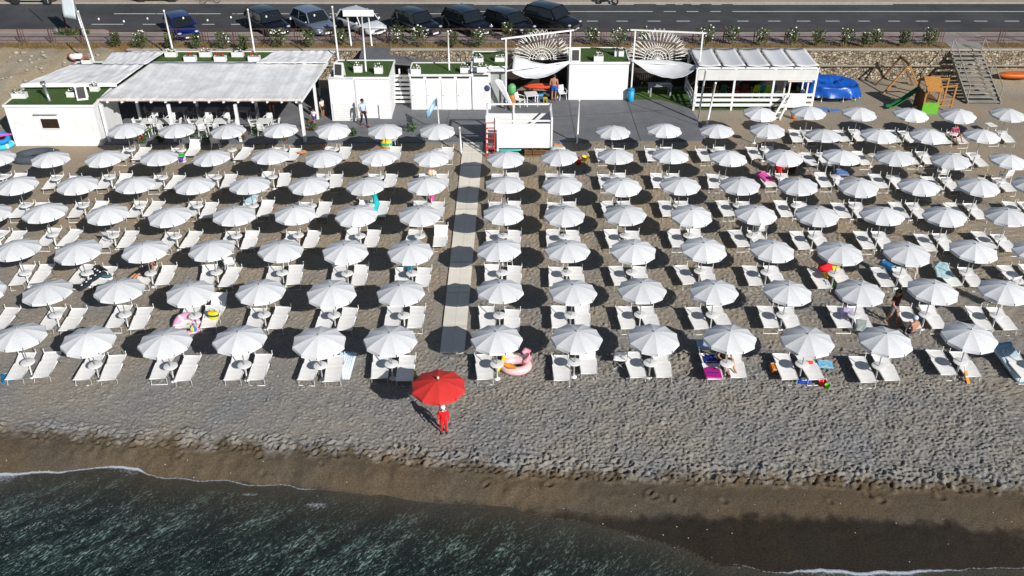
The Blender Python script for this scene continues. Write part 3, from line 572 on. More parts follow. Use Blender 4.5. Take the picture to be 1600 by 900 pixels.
# ---- sail frames with fan shaped rosettes
def frame(name, label, pL, pR, beam, zt, fan, sail_top, sail_bot):
    t = thing(name, label, 'shade frame', tuple(at(*pL))); c = Vector(t.location); a = at(*pL); b = at(*pR)
    for q in (a, b): MB().box(tuple(q-c+Vector((0,0,zt/2))), (.085,.085,zt)).build('post', M_wpaint, t)
    MB().bar(a-c+Vector((-.3,0,zt)), b-c+Vector((.2,0,zt)), .085, .085).build('beam', M_wpaint, t)
    mid = b-c+Vector((0,0,zt)); m = MB(); m.bar(a-c+Vector((0,0,2.55)), b-c+Vector((0,0,2.55)), .07); m.build('cross_rail', M_wpaint, t)
    # rosette: looped petals on spokes
    fc = Vector((gx(fan[0], fan[1], 2.5), 57.9, 2.35)); m = MB(); Rr = fan[2]; ls = Vector((0,0,0))
    for k in range(21):
        an = R(4+k*172/20); u = Vector((math.cos(an), 0.05, math.sin(an))); v = Vector((-math.sin(an), 0, math.cos(an))); o_ = fc-c
        for r0, r1, w_ in ((.40, 1.0, .062),):
            pts = []
            for j in range(9):
                q = j/8*2*PI; rr = (r0+r1)/2-(r1-r0)/2*math.cos(q); pts.append(o_+u*Rr*rr+v*Rr*w_*math.sin(q)*(.6+.4*rr))
            m.tube(pts[:-1], .025, 4, True)
    for rr in (.2, .3, .40): m.tube([fc-c+Vector((math.cos(R(a_))*Rr*rr, .05, math.sin(R(a_))*Rr*rr)) for a_ in range(0, 181, 12)], .028, 4)
    for k in range(9): an = R(10+k*20); m.tube([fc-c, fc-c+Vector((math.cos(an)*Rr*.42, .05, math.sin(an)*Rr*.42))], .02, 4)
    m.build('rosette', mat('rosette_white', (.78,.77,.73), .8, .15), t)
    m = MB()
    m.tube([a-c+Vector((0,.3,2.5)), fc-c+Vector((0,0,Rr*1.02))], .012, 4); m.tube([b-c+Vector((0,.3,2.5)), fc-c+Vector((0,0,Rr*1.02))], .012, 4); m.build('guy_line', M_steel, t)
    def q3(P, u): a_, m_, b_ = [at(*x) for x in P]; return a_*(2*(u-.5)*(u-1))+m_*(-4*u*(u-1))+b_*(2*u*(u-.5))
    m = MB(); m.grid(lambda u, v: q3(sail_bot, u)*(1-v)+q3(sail_top, u)*v-c+Vector((0,0,.07*mnoise.noise((u*7,v*4,pL[0])) - .25*math.sin(v*PI)*math.sin(u*PI))), 24, 10)
    m.build('sail', M_canvas, t, solid=.015); return t
frame('sail_frame', 'white pole frame with fan rosette and sagging sail left of the plain store', (791,172), (888,156), None, 4.55, (847,97,1.95), ((803,84,3.0),(846,99,2.6),(889,97,2.62)), ((800,113,2.4),(843,122,2.1),(889,99,2.55)))
frame('sail_frame', 'white pole frame with fan rosette and sagging sail right of the plain store', (985,157), (1086,163), None, 4.6, (1030,97,2.0), ((984,95,2.65),(1042,94,2.7),(1088,103,2.75)), ((990,97,2.55),(1043,122,2.05),(1087,108,2.6)))
# dark back panels, turf and railing under the right sail
x0, x1 = gx(985, 150), gx(1080, 150)
tag(MB().prism([(at(x, y).x, at(x, y).y) for x, y in ((985,157),(1034,157),(1078,171),(1080,140),(985,140))], .052, .07).build('turf_mat', M_turf), kind='structure')
t = thing('railing', 'dark barred railing behind the picnic table under the right sail', 'railing', (x0, 58.9, 0)); m = MB()
for z in (.25, 1.2): m.box((2.2,0,z),(4.4,.05,.05))
m.build('rail', M_dark, t); m = MB()
for k in range(30): m.box((.07+k*.15,0,.6),(.03,.03,1.2))
tag(m.build('bars', M_dark, t))
for xa_, xb_, lb in ((792,888,'dark panel added as shade at the back of the left sail area'), (985,1090,'dark panel added as shade at the back of the right sail area')):  # dark sheets added to stand for the deep shade under the sails
    a = gx(xa_, 145); b = gx(xb_, 145); t = thing('dark_back_panel', lb, 'panel', ((a+b)/2, 59.3, 0)); MB().box((0,0,1.15),(b-a,.06,2.2)).build('panel', mat('dark_back_brown', (.03,.02,.015), .9, .3), t)
    for x in (-(b-a)/2+.06, (b-a)/2-.06): MB().box((x,-.06,1.15),(.09,.06,2.3)).build('post', M_dark, t)
t = thing('red_canoe', 'orange red canoe lying on trestles under the left sail', 'canoe', tuple(at(846, 138, .75)), R(4)); m = MB(); m.lathe([(.01,-.02),(.8,.03),(1,.16),(.96,.24),(.85,.2),(.01,.12)], (0,0,0), 26, 1.15, .3); m.build('hull', mat('canoe_red', (.62,.08,.03), .4, .12), t)
for x in (-.6, .6): MB().box((x,0,-.4),(.08,.5,.72)).build('trestle', M_dark, t)
# ---- children's pavilion
KX0, KX1, KY = gx(1083, 172), gx(1265, 170), at(1083, 172).y
kp = thing('play_pavilion', 'white open pavilion with striped fabric roof and three rail boards', 'pavilion', ((KX0+KX1)/2, KY, 0)); kw = KX1-KX0; D_ = 3.2
for x in (-kw/2, -kw/2+kw*.32, kw/2-kw*.35, kw/2):
    MB().box((x,0,1.35),(.12,.12,2.7)).build('post', M_wpaint, kp)
for x in (-kw/2, kw/2): MB().box((x,D_,1.35),(.12,.12,2.7)).build('post', M_wpaint, kp)
for z in (.37,.70,1.03): MB().box((0,-.075,z),(kw-.02,.03,.19)).build('rail_board', M_wpaint, kp)
for z in (.37,.70,1.03): MB().box((-kw/2-.075,D_/2,z),(.03,D_,.19)).build('rail_board', M_wpaint, kp)
MB().box((0,-.07,2.32),(kw-.1,.025,.68)).build('fascia', planks('fascia_slats', (.66,.655,.64), 'Z', .09, .82, .05), kp)
m = MB(); m.box((0,0,2.74),(kw+.2,.1,.1)); m.box((0,D_,2.74),(kw+.2,.1,.1)); m.build('beam', M_wpaint, kp)
nb = 5
for k in range(nb):
    xa = -kw/2-.05+(kw+.1)*k/nb+.09; xb = -kw/2-.05+(kw+.1)*(k+1)/nb-.05; m = MB()
    m.grid(lambda u, v: (xa+(xb-xa)*u+.0*v, -.1+(D_+.2)*v, 2.84+.16*abs(u-.45)*(1)-.05*math.sin(v*PI)), 8, 8); m.build('roof_fabric', M_canvas, kp, solid=.012)
for k in range(nb+1):
    xa = -kw/2-.02+(kw+.04)*k/nb; MB().bar((xa,-.1,2.8),(xa,D_+.1,2.8),.07,.08).build('roof_bar', M_steel, kp)
tag(MB().box((kp.location.x, KY+D_/2, .03), (kw+.1, D_, .05)).build('play_turf', M_turf), kind='structure')
back = thing('dark_back_panel', 'dark panel closing the back of the play pavilion', 'panel', (kp.location.x, KY+D_+.15, 0)); MB().box((0,0,.9),(kw,.05,1.7)).build('panel', mat('dark_back_brown', (.03,.02,.015), .9, .3), back); MB().box((-kw/2,0,.9),(.07,.09,1.8)).build('post', M_dark, back)
# ---- wooden beach stairs on the right
bl, br, tl, tr = at(1512,163), at(1563,163), at(1484,76,1.95), at(1531,76,1.95)
stt = thing('beach_stairs', 'weathered wooden staircase from the pavement down to the sand', 'stairs', tuple((bl+br)/2)); c = Vector(stt.location); ns = 13
for k in range(ns):
    f_ = (k+.5)/ns; a = bl.lerp(tl, f_)-c; b = br.lerp(tr, f_)-c; a.z = b.z = 1.95*(k+1)/ns-.02; MB().bar(a, b, .36, .045).build('step', M_greywood, stt)
for a, b in ((bl, tl), (br, tr)):
    MB().bar(a-c+Vector((0,0,.06)), b-c+Vector((0,0,-.1)), .07, .24).build('stringer', M_greywood, stt)
    for k in range(3): q = a.lerp(b, .06+.44*k)-c; MB().bar(q, q+Vector((0,0,.95)), .05).build('rail_post', M_greywood, stt)
    MB().bar(a.lerp(b,.06)-c+Vector((0,0,.95)), b.lerp(a,.06)-c+Vector((0,0,.95)), .045).build('handrail', M_greywood, stt)
tag(MB().box(tuple(at(1508,72,ZS)+Vector((0,-.0,.02))), (2.3, 1.5, .04)).build('stair_landing', M_greywood), kind='structure')
# ---- pavement railing
rl = thing('pavement_railing', 'thin brown metal railing along the outer edge of the pavement', 'railing', (0, YV-.06, ZS))
for xa, xb in ((-60, gx(1478,72,ZS)), (gx(1534,72,ZS), 60)):
    for z in (.45,.98): MB().bar((xa,0,z),(xb,0,z),.045).build('rail', M_rust, rl)
xs_ = [x for x in np.arange(-38, 38, 2.1) if not gx(1478,72,ZS) < x < gx(1534,72,ZS)]
for x in xs_: m = MB(); m.box((x,0,.5),(.06,.06,1.0)); m.box((x+.18,0,.5),(.03,.03,.95)); m.box((x+.36,0,.5),(.03,.03,.95)); m.build('rail_post', M_rust, rl)
# ---- lifeguard platform
LX0, LX1, LY = gx(778, 243), gx(862, 243), at(800, 243).y
lg = thing('lifeguard_platform', 'white raised lifeguard box with rails beside the walkway', 'platform', ((LX0+LX1)/2, LY, 0)); lw = LX1-LX0; ld = 2.1
MB().box((0,0,1.2),(lw,.05,1.45)).build('front_panel', M_wpaint, lg); MB().box((lw/2-.03,ld/2,1.2),(.05,ld-.06,1.45)).build('side_panel', M_wpaint, lg); MB().box((-.3,ld,1.1),(lw+.6,.05,1.2)).build('rear_panel', M_hboard, lg)
MB().box((-.3,ld/2,.5),(lw+.55,ld-.1,.07)).build('floor', M_greywood, lg)
for x, y in ((-lw/2,0),(lw/2-.03,0),(lw/2-.03,ld),(-lw/2-.62,ld),(-lw/2+.9,ld),(-lw/2-.62,.3)): MB().box((x,y-.04,1.15),(.1,.1,2.3)).build('post', M_wpaint, lg)
for a, b in (((-lw/2-.62,ld-.04,2.28),(lw/2,ld-.04,2.28)), ((lw/2-.03,0,2.28),(lw/2-.03,ld,2.28)), ((-lw/2-.62,.3,2.28),(-lw/2-.62,ld,2.28)), ((-lw/2,0,2.1),(lw/2,0,2.1))): MB().bar(a, b, .07, .09).build('rail', M_wpaint, lg)
ld_ = thing('ladder', 'red metal ladder leaning on the left side of the lifeguard box', 'ladder', (LX0-.42, LY-.15, 0)); M_ladder = mat('ladder_red', (.5,.02,.025), .5, .1)
for x in (-.24,.24): MB().tube([(x,-.1,0),(x,.45,2.15)], .03, 6).build('stile', M_ladder, ld_)
for k in range(7): z = .2+k*.28; MB().bar((-.24,-.1+z*.256,z),(.24,-.1+z*.256,z),.09,.03).build('rung', M_ladder, ld_)
t = thing('paddle_board', 'turquoise paddle board lying under the front of the lifeguard box', 'board', tuple(at(795, 238, .0)))
MB().lathe([(.01,.0),(.9,.02),(1.0,.08),(.9,.14),(.01,.16)], (0,0,.15), 24, 1.0, .33).build('hull', mat('turquoise_gel', (.05,.42,.40), .35, .08), t); MB().box((.1,0,.325),(.7,.3,.02)).build('deck_pad', mat('turquoise_pad', (.03,.3,.3), .8), t)
for i, x in enumerate((826, 838, 851)):
    t = thing('wooden_crate', ['brown wooden crate under the lifeguard box, left of three','brown wooden crate under the lifeguard box, middle of three','brown wooden crate under the lifeguard box, right of three'][i], 'crate', tuple(at(x, 242)), 0, 'crates under the lifeguard box')
    for z in (.08,.22,.36): MB().box((0,-.24,z),(.48,.02,.1)).build('slat', M_wood, t)
    m = MB(); m.box((-.23,0,.21),(.03,.46,.42)); m.box((.23,0,.21),(.03,.46,.42)); m.box((0,.23,.21),(.44,.02,.42)); m.box((0,0,.03),(.44,.44,.02)); m.build('box_sides', M_wood, t)

# ================================================================ parasols, loungers, tables
ORD = ['first','second','third','fourth','fifth','sixth','seventh','eighth','ninth','tenth','eleventh']
NP = 10
def canopy_mesh(name, mc, mv, r=.97, hgt=.30, zr=1.88):
    m = MB(); K = 6; J = 8
    for k in range(NP):
        a0, a1 = 2*PI*k/NP, 2*PI*(k+1)/NP
        def fn(u, v):
            a = a0+(a1-a0)*u; rr = r*(1-v*.985)
            ch = math.cos(PI/NP)/math.cos((u-.5)*2*PI/NP)           # straight hems between the ribs
            dip = 4*u*(1-u)
            z = zr+hgt*(1-(1-v)**1.5) - .010*dip*(1-v)**.7*(1-v*.3)
            rr *= 1-(1-ch)*1.0-.02*dip*(1-v)
            return (rr*math.cos(a), rr*math.sin(a), z)
        m.mi = 0; m.grid(fn, K, J)
        def fv(u, v):
            a = a0+(a1-a0)*(.03+.94*u); ch = math.cos(PI/NP)/math.cos((u-.5)*2*PI/NP); dip = 4*u*(1-u); rr = r*(ch-.02*dip)
            return (rr*math.cos(a)*(1+.012*(1-v)), rr*math.sin(a)*(1+.012*(1-v)), zr-.010*dip-.095*(1-v)-.02*dip*(1-v))
        m.mi = 1; m.grid(fv, K, 1)
    return m.mesh(name, [mc, mv])
def ribs_mesh(m_, r=.97, hgt=.30, zr=1.88):
    m = MB()
    for k in range(NP):
        a = 2*PI*k/NP; ca, sa = math.cos(a), math.sin(a)
        m.tube([(.02*ca,.02*sa,zr+hgt-.03), (r*.5*ca,r*.5*sa,zr+hgt*(1-.5**1.5)-.025), (r*1.01*ca,r*1.01*sa,zr-.015)], .009, 4)
        m.ball((r*1.005*ca, r*1.005*sa, zr-.03), .022, 6, 4)
    return m.mesh('rib_frame', m_)
CM = canopy_mesh('canopy', M_canvas, M_valance); RM = ribs_mesh(M_dark)
PM = MB().tube([(0,0,-.3),(0,0,2.20)], .022, 8).mesh('pole', M_steel); FM = MB().lathe([(.03,2.19),(.035,2.225),(.015,2.25),(.004,2.255)], (0,0,0), 8).mesh('finial', M_steel)
def parasol(p, label, group, can=None, fin=None, tilt=.028):
    t = thing('parasol', label, 'parasol', p, rng.uniform(0, 2*PI/NP), group)
    t.rotation_euler = (rng.normal()*tilt, rng.normal()*tilt, rng.uniform(0, 2*PI)); s = rng.uniform(.985, 1.025); t.scale = (s, s, rng.uniform(.98, 1.02))
    part('canopy', can or CM, t); part('rib_frame', RM, t); part('pole', PM, t); part('finial', fin or FM, t); return t

# sun lounger: pool of meshes, head end towards +y
LW = .63; LH = .33
def lounger_meshes(ang, L0=-.37, hinge=.60, L1=1.17):
    ca, sa = math.cos(ang), math.sin(ang); bl = L1-hinge
    yz = lambda s: (s, LH) if s <= hinge else (hinge+(s-hinge)*ca, LH+(s-hinge)*sa)
    fr = MB()
    for x in (-LW/2, LW/2): fr.tube([(x,L0,LH-.01),(x,hinge,LH-.01)], .022, 6); fr.tube([(x*.97,hinge,LH),(x*.97,)+yz(L1)], .02, 6)
    fr.tube([(-LW/2,L0,LH-.01),(LW/2,L0,LH-.01)], .022, 6); fr.tube([(-LW/2*.97,)+yz(L1),(LW/2*.97,)+yz(L1)], .02, 6)
    y1, z1 = yz(L1-.04)
    for x in (-LW/2-.015, LW/2+.015): fr.tube([(x,y1,z1),(x,y1+.01,z1+.17)], .016, 6); fr.ball((x,y1+.01,z1+.18), .024, 6, 4)
    sl = MB()
    def fn(u, v):
        s = L0+.02+(L1-L0-.03)*v; y, z = yz(s); return ((u-.5)*(LW-.03), y, z+.006-.022*math.sin(u*PI)*(1 if abs(s-hinge) > .05 else .5)+.002*math.sin(v*31))
    sl.grid(fn, 6, 22)
    lg = []
    for y, sp in ((L0+.09,-.05), (L1-.42,.06)):
        g = MB(); g.tube([(-LW/2+.03,y,LH-.02),(-LW/2+.01,y+sp,.0),(LW/2-.01,y+sp,.0),(LW/2-.03,y,LH-.02)], .018, 6); lg.append(g.mesh('leg_frame', M_plastic))
    me = sl.mesh('sling', M_sling)
    return fr.mesh('frame', M_plastic), me, lg
LV = [lounger_meshes(a) for a in (R(1), R(4), R(9), R(38))]
def lounger(p, label, rz=0, v=0, group='white sun loungers', sling=None):
    t = thing('sun_lounger', label, 'sun lounger', p, rz, group); fr, sl, lg = LV[v]
    part('frame', fr, t); s = part('sling', sl, t)
    for g in lg: part('leg_frame', g, t)
    if sling: s.data = sl.copy(); s.data.materials[0] = sling
    return t
m = MB(); m.lathe([(.245,.695),(.262,.70),(.262,.722),(.25,.728),(.01,.726)], (0,0,0), 20); TT = m.mesh('table_top', M_plastic)
m = MB(); m.lathe([(.034,.05),(.03,.4),(.045,.68),(.1,.696)], (0,0,0), 10); TP = m.mesh('pedestal', M_plastic)
m = MB(); m.lathe([(.13,0),(.13,.03),(.05,.06),(.03,.07)], (0,0,0), 14); TB = m.mesh('foot', M_plastic)
def table(p, label):
    t = thing('side_table', label, 'table', p, 0, 'round white tables on the parasol poles'); part('table_top', TT, t); part('pedestal', TP, t); part('foot', TB, t); return t

ROWS = [
 ('front', 0, [29,136,256,374,495,608], [776,899,1020,1142,1262,1384,1514,1640], 531),
 ('second', 1, [-36,75,185,296,406,517,628], [780,893,1004,1118,1230,1344,1457,1570], 456),
 ('third', 2, [27,125,226,331,435,538,641], [784,887,990,1098,1204,1311,1414,1520,1622], 391),
 ('fourth', 3, [-15,72,168,267,363,461,559,654], [786,882,979,1080,1180,1278,1380,1478,1575], 335),
 ('fifth', 4, [29,121,211,302,390,482,574,666], [788,880,972,1063,1158,1250,1342,1436,1528,1618], 289),
 ('sixth', 5, [-8,78,164,247,333,421,506,590,674], [790,877,962,1047,1136,1224,1312,1400,1488,1573], 246),
 ('seventh', 6, [197,277,357,438,519,600,683], [957,1037,1121,1199,1287,1371,1450,1533], 204),
 ('eighth', 7, [], [1185,1263,1340,1421,1498,1573], 177)]
DY_ = {('front',29):-3, ('front',256):2, ('front',374):1, ('front',495):2, ('front',1384):3, ('front',1514):-4, ('front',1142):-1, ('front',1020):-2, ('front',899):-2,
 ('second',1570):0, ('fourth',72):-2, ('fourth',1278):2, ('fourth',1380):2, ('fourth',1478):3, ('fourth',1575):3, ('fifth',1342):1, ('fifth',1436):2, ('fifth',1528):2,
 ('sixth',1488):4, ('sixth',1573):5, ('sixth',78):2, ('seventh',1287):8, ('seventh',1371):8, ('seventh',1450):8, ('seventh',1533):9, ('seventh',957):2, ('seventh',1037):1, ('seventh',1121):1, ('seventh',1199):0,
 ('eighth',1421):2, ('eighth',1498):3, ('third',1098):-1, ('third',1311):2, ('third',1414):3}
for r in ('second','third'): pass
# loungers left out because something else stands there, or turned by people: (row, x of parasol, side)
SKIP = {('eighth',x,s) for x in (1185,) for s in 'LR'} | {('front',776,'R'), ('seventh',1371,'R'), ('third',1344,'L'), ('front',495,'x'), ('seventh',683,'L'), ('fourth',654,'R'), ('seventh',357,'L'), ('seventh',600,'L'), ('sixth',1136,'R'), ('front',899,'R'), ('seventh',277,'R')}
BASES = {}
for rn, ri, left, right, y0 in ROWS:
    for side, xs in (('left', left[::-1]), ('right', right)):
        for i, x in enumerate(xs):
            y = y0+DY_.get((rn, x), 0); p = at(x, y, 1.88); q = Vector((p.x, p.y, ground(p.x, p.y))); BASES[(rn, x)] = q
            where = f'{ORD[i]} {side} of the boardwalk'
            parasol(q, f'white parasol, {where} in the {rn} row from the sea', 'white parasols in rows on the beach')
            yo = rng.normal()*.04
            if (rn, x, 'T') not in SKIP: table(q+Vector((.0, .04, 0)), f'round white table on the parasol pole {where}, {rn} row')
            short = 'the '+ORD[i]+' parasol '+side+' of boardwalk'
            for s, dx in (('L', -.46), ('R', .47)):
                if (rn, x, s) in SKIP: continue
                v = int(rng.choice([0,0,1,1,2]))
                lx = q.x+dx+rng.normal()*.03; ly = q.y+.02+yo+rng.normal()*.05
                lounger((lx, ly, ground(lx, ly)-.01), f"white sun lounger on the {'left' if s=='L' else 'right'} under {short}, {rn} row", rng.normal()*.05+.02, v)
# red parasol by the water
rp_ = at(685, 603, 1.88); RB = Vector((rp_.x, rp_.y, 0))
CR = canopy_mesh('canopy', M_red, M_red, .96, .27); FR = MB().lathe([(.035,2.19),(.05,2.23),(.03,2.28),(.004,2.3)], (0,0,0), 8).mesh('finial', mat('cream_plastic', (.7,.6,.4), .5))
parasol(RB, 'red parasol standing alone in front of the white rows near the sea', None, CR, FR, 0)
# walkway: pale boards from the deck to the front row
a0, a1, b1, b0 = at(687.5, 551, .03), at(725.5, 551, .03), at(755, 220, .05), at(724, 220, .05)
m = MB(); nn = 13
for k in range(nn):
    for h_ in (0, 1):
        f0, f1 = k/nn, (k+1)/nn-.0012; l0, l1 = a0.lerp(b0, f0), a0.lerp(b0, f1); r0, r1 = a1.lerp(b1, f0), a1.lerp(b1, f1); u0, u1 = (0, .497) if h_ == 0 else (.503, 1)
        m.prism([tuple(l0.lerp(r0, u0))[:2], tuple(l0.lerp(r0, u1))[:2], tuple(l1.lerp(r1, u1))[:2], tuple(l1.lerp(r1, u0))[:2]], -.06, .04+rng.uniform(0,.006))
tag(m.build('walkway', M_woodwalk, bevel=.004), kind='structure')

# ================================================================ chairs and tables of plastic
def chair_meshes(m_):
    seat = MB(); seat.box((0,0,.43),(.44,.42,.03)); se = seat.mesh('seat', m_)
    bk = MB(); bk.grid(lambda u, v: ((u-.5)*.44*(1-.12*v), .22+.10*v-.05*math.sin(u*PI), .45+.42*v), 8, 5); be = bk.mesh('backrest', m_)
    ar = MB()
    for s in (-1, 1): ar.tube([(s*.24,-.18,.42),(s*.26,-.17,.62),(s*.26,.1,.64),(s*.22,.27,.66)], .022, 6)
    ae = ar.mesh('armrest', m_); lg = [MB().tube([(x*.19,y,.43),(x*.24,y*1.2,0)], [.028,.02], 6).mesh('leg', m_) for x in (-1,1) for y in (-.18,.2)]
    return se, be, ae, lg
CHM = chair_meshes(M_plastic)
def chair(p, rz, label, group=None, m_=None, name='plastic_chair'):
    t = thing(name, label, 'chair', p, rz, group); se, be, ae, lg = CHM if m_ is None else chair_meshes(m_)
    part('seat', se, t); b = part('backrest', be, t); s = b.modifiers.new('solid', 'SOLIDIFY'); s.thickness = .025; part('armrests', ae, t)
    for g in lg: part('leg', g, t)
    return t
TTM = MB().box((0,0,.70),(.8,.8,.035)).mesh('table_top', M_plastic); TLM = [MB().box((x,y,.34),(.05,.05,.68)).mesh('leg', M_plastic) for x in (-.34,.34) for y in (-.34,.34)]
def dtable(p, rz, label, group=None, m_=None):
    t = thing('dining_table', label, 'table', p, rz, group); part('table_top', TTM, t)
    for g in TLM: part('leg', g, t)
    if m_:
        for c_ in t.children: c_.data = c_.data.copy(); c_.data.materials[0] = m_
    return t
gt = 'white tables of the beach bar'; gc = 'white chairs of the beach bar'
spots = [('leftmost', 236), ('second from left', 262), ('third from left', 322), ('fourth from left', 348), ('rightmost', 415)]
for i, (nm, x) in enumerate(spots):
    p = at(x, 206, .05); dtable(p, rng.normal()*.1, f'white dining table at the front edge of the pergola, {nm}', gt)
    for k, (dx, dy, rz, wd) in enumerate(((-.62,.05,R(90),'left of'), (.05,.66,0,'behind'), (.62,-.02,R(-90),'right of'), (0,-.62,R(180),'in front of'))):
        if i in (0, 2) and k == 2: continue
        chair(p+Vector((dx, dy, 0)), rz+rng.normal()*.2, f'white plastic chair {wd} the {nm} front table under the pergola', gc)
M_gpl = mat('grey_plastic', (.30,.30,.31), .6)
for i, x in enumerate((252, 284, 334, 382)):
    nm = ['leftmost','second from left','third from left','rightmost'][i]; p = at(x, 188, .05); dtable(p, 0, f'grey dining table further inside the pergola shade, {nm}', 'grey tables inside the pergola', M_gpl)
    for k, (dx, dy, rz, wd) in enumerate(((-.6,.1,R(90),'left of'), (.6,0,R(-90),'right of'))): chair(p+Vector((dx,dy,0)), rz, f'grey plastic chair {wd} the {nm} inner table under the pergola', 'grey chairs inside the pergola', M_gpl, 'plastic_chair')
# chairs elsewhere
for x, y, rz, lb in ((770,160,-1.2,'white plastic chair beside the grey service cabin door'), (812,167,.9,'white plastic chair left of the white table under the left sail'), (878,156,.3,'white plastic chair against the plain store under the left sail'),
    (338,232,3.3,'white plastic chair at the sand edge of the pergola flower bed'), (614,229,3.0,'white plastic chair beside the turquoise and yellow bag'), (361,424,3.4,'white plastic armchair behind the fourth parasol left of the boardwalk, second row'),
    (554,413,2.9,'white plastic chair behind the second parasol left of the boardwalk, second row'), (793,418,3.2,'white plastic chair near the first parasol right of the boardwalk, second row'), (1552,480,.6,'white plastic chair under the eighth parasol right of the boardwalk, second row'),
    (1470,282,3.0,'white plastic chair standing behind the eighth parasol in the fifth row on the right'), (1187,372,3.2,'white plastic chair behind the fifth parasol right of the boardwalk, third row'), (1568,285,3.3,'white plastic chair with orange towel near the right edge, fifth row'),
    (1422,430,2.6,'white plastic chair with pink cloth under the seventh parasol, third row right'), (1208,270,.4,'white plastic chair beside the pink towel and red bathers'), (1296,268,2.8,'white plastic chair next to the blue patterned towel')):
    q = at(x, y); q.z = ground(q.x, q.y) if q.y < 50 else .05; chair(q, rz, lb)
dtable(at(830, 163, .05), .2, 'white dining table standing under the left sail')
t = dtable(at(1030, 148, .07), .05, 'grey picnic table under the right sail', None, M_gpl); t.scale = (1.9, 1, 1)
for i, (x, c_, nm) in enumerate(((1108,(.12,.05,.01),'brown'),(1122,(.02,.09,.05),'dark green'),(1140,(.16,.01,.02),'dark red'),(1155,(.18,.012,.02),'crimson'),(1172,(.45,.62,.03),'lime'),(1182,(.02,.30,.62),'light blue'),(1190,(.5,.66,.04),'bright yellow green'),(1198,(.03,.33,.66),'bright blue'))):
    c = chair(Vector((at(x, 140, .06).x, KY+2.1+.1*(i%2), .06)), R(180), f'small {nm} chair behind the rail boards of the play pavilion', None, flat('kid_chair_'+nm.replace(' ','_'), 200,200,200) if 0 else mat('kid_chair_'+nm.replace(' ','_'), c_, .5, .08), 'child_chair'); c.scale = (1,1,1.05)

# ================================================================ cars
def sect(pts): return pts
def car_meshes(L_, W_, Hh, hood=.27, tail=.06, wb=.6, suv=False):
    """body loft along x (front at +x); stations: (x, bottom z, shoulder z, half width)"""
    zb = .22 if not suv else .28; zs = Hh*.60; hw = W_/2; X = lambda f: (f-.5)*L_
    st = [(0,.42,.60,.74),(.02,.30,.80,.88),(.07,zb/Hh+.0,.99,.97),(.2,zb/Hh,1.03,1),(.5,zb/Hh,1.0,1),(.70,zb/Hh,.985,1),(.80,zb/Hh,.93,.985),(.92,zb/Hh,.85,.94),(.98,.22,.70,.84),(1,.28,.52,.72)]
    m = MB(); vs = []; n = 10
    for f, b, s, w in st:
        x = X(f); zz = s*zs; zb_ = b*Hh*.9; w_ = w*hw
        prof = [(w_*.88,zb_),(w_*.98,zb_+.10),(w_,zb_+(zz-zb_)*.55),(w_*.985,zb_+(zz-zb_)*.8),(w_*.93,zz),(w_*.5,zz+.035)]
        vs += [(x,-y,z) for y, z in prof]+[(x,y,z) for y, z in prof[::-1]]
    k = 12; fs = []
    for i in range(len(st)-1):
        for j in range(k): fs.append((i*k+j, (i+1)*k+j, (i+1)*k+(j+1)%k, i*k+(j+1)%k))
    fs += [tuple(range(k))[::-1], tuple(range((len(st)-1)*k, len(st)*k))]
    fs = [f[::-1] for f in fs]
    m.add(vs, fs, True)
    # roof shell and pillars
    r0, r1 = X(.10+tail), X(.60 if not suv else .60); zr = Hh-.02; wr = hw*.76
    w0, w1 = X(.035+tail*.5), X(1-hood-.005); zl = zs+.03; wl = hw*.92
    rf = MB(); rf.grid(lambda u, v: (r0+(r1-r0)*u, (v-.5)*2*wr, zr+.04*(1-(2*v-1)**2)+.03*math.sin(u*PI)), 8, 6)
    rf.grid(lambda u, v: (r0+(r1-r0)*u, (v-.5)*2*wr, zr-.05), 1, 1)
    for s in (-1, 1):
        rf.bar((w1,s*wl,zl-.02),(r1,s*wr,zr+.0),.07,.06); rf.bar((w0,s*wl,zl-.02),(r0,s*wr,zr),.13,.08); xm = X(.36); rf.bar((xm,s*wl*1.005,zl-.02),(xm-.03,s*wr*1.01,zr),.08,.03); rf.bar((r0,s*wr,zr-.01),(r1,s*wr,zr-.01),.07,.06)
    gl = {}
    e = .012
    gl['windscreen'] = MB().add([(w1+e,-wl*.96,zl),(w1+e,wl*.96,zl),(r1+e,wr*.96,zr-.01),(r1+e,-wr*.96,zr-.01)], [(0,1,2,3)])
    gl['rear_window'] = MB().add([(w0-e,wl*.9,zl+.05),(w0-e,-wl*.9,zl+.05),(r0-e,-wr*.92,zr-.03),(r0-e,wr*.92,zr-.03)], [(0,1,2,3)])
    for s in (-1, 1):
        q = [(w0+.08,s*wl,zl),(w1-.03,s*wl,zl),(r1-.02,s*wr*1.0,zr-.03),(r0+.06,s*wr*1.0,zr-.03)]; gl['side_window%d' % s] = MB().add(q, [(0,1,2,3) if s < 0 else (3,2,1,0)])
    return m, rf, gl, zs, hw, zl, X
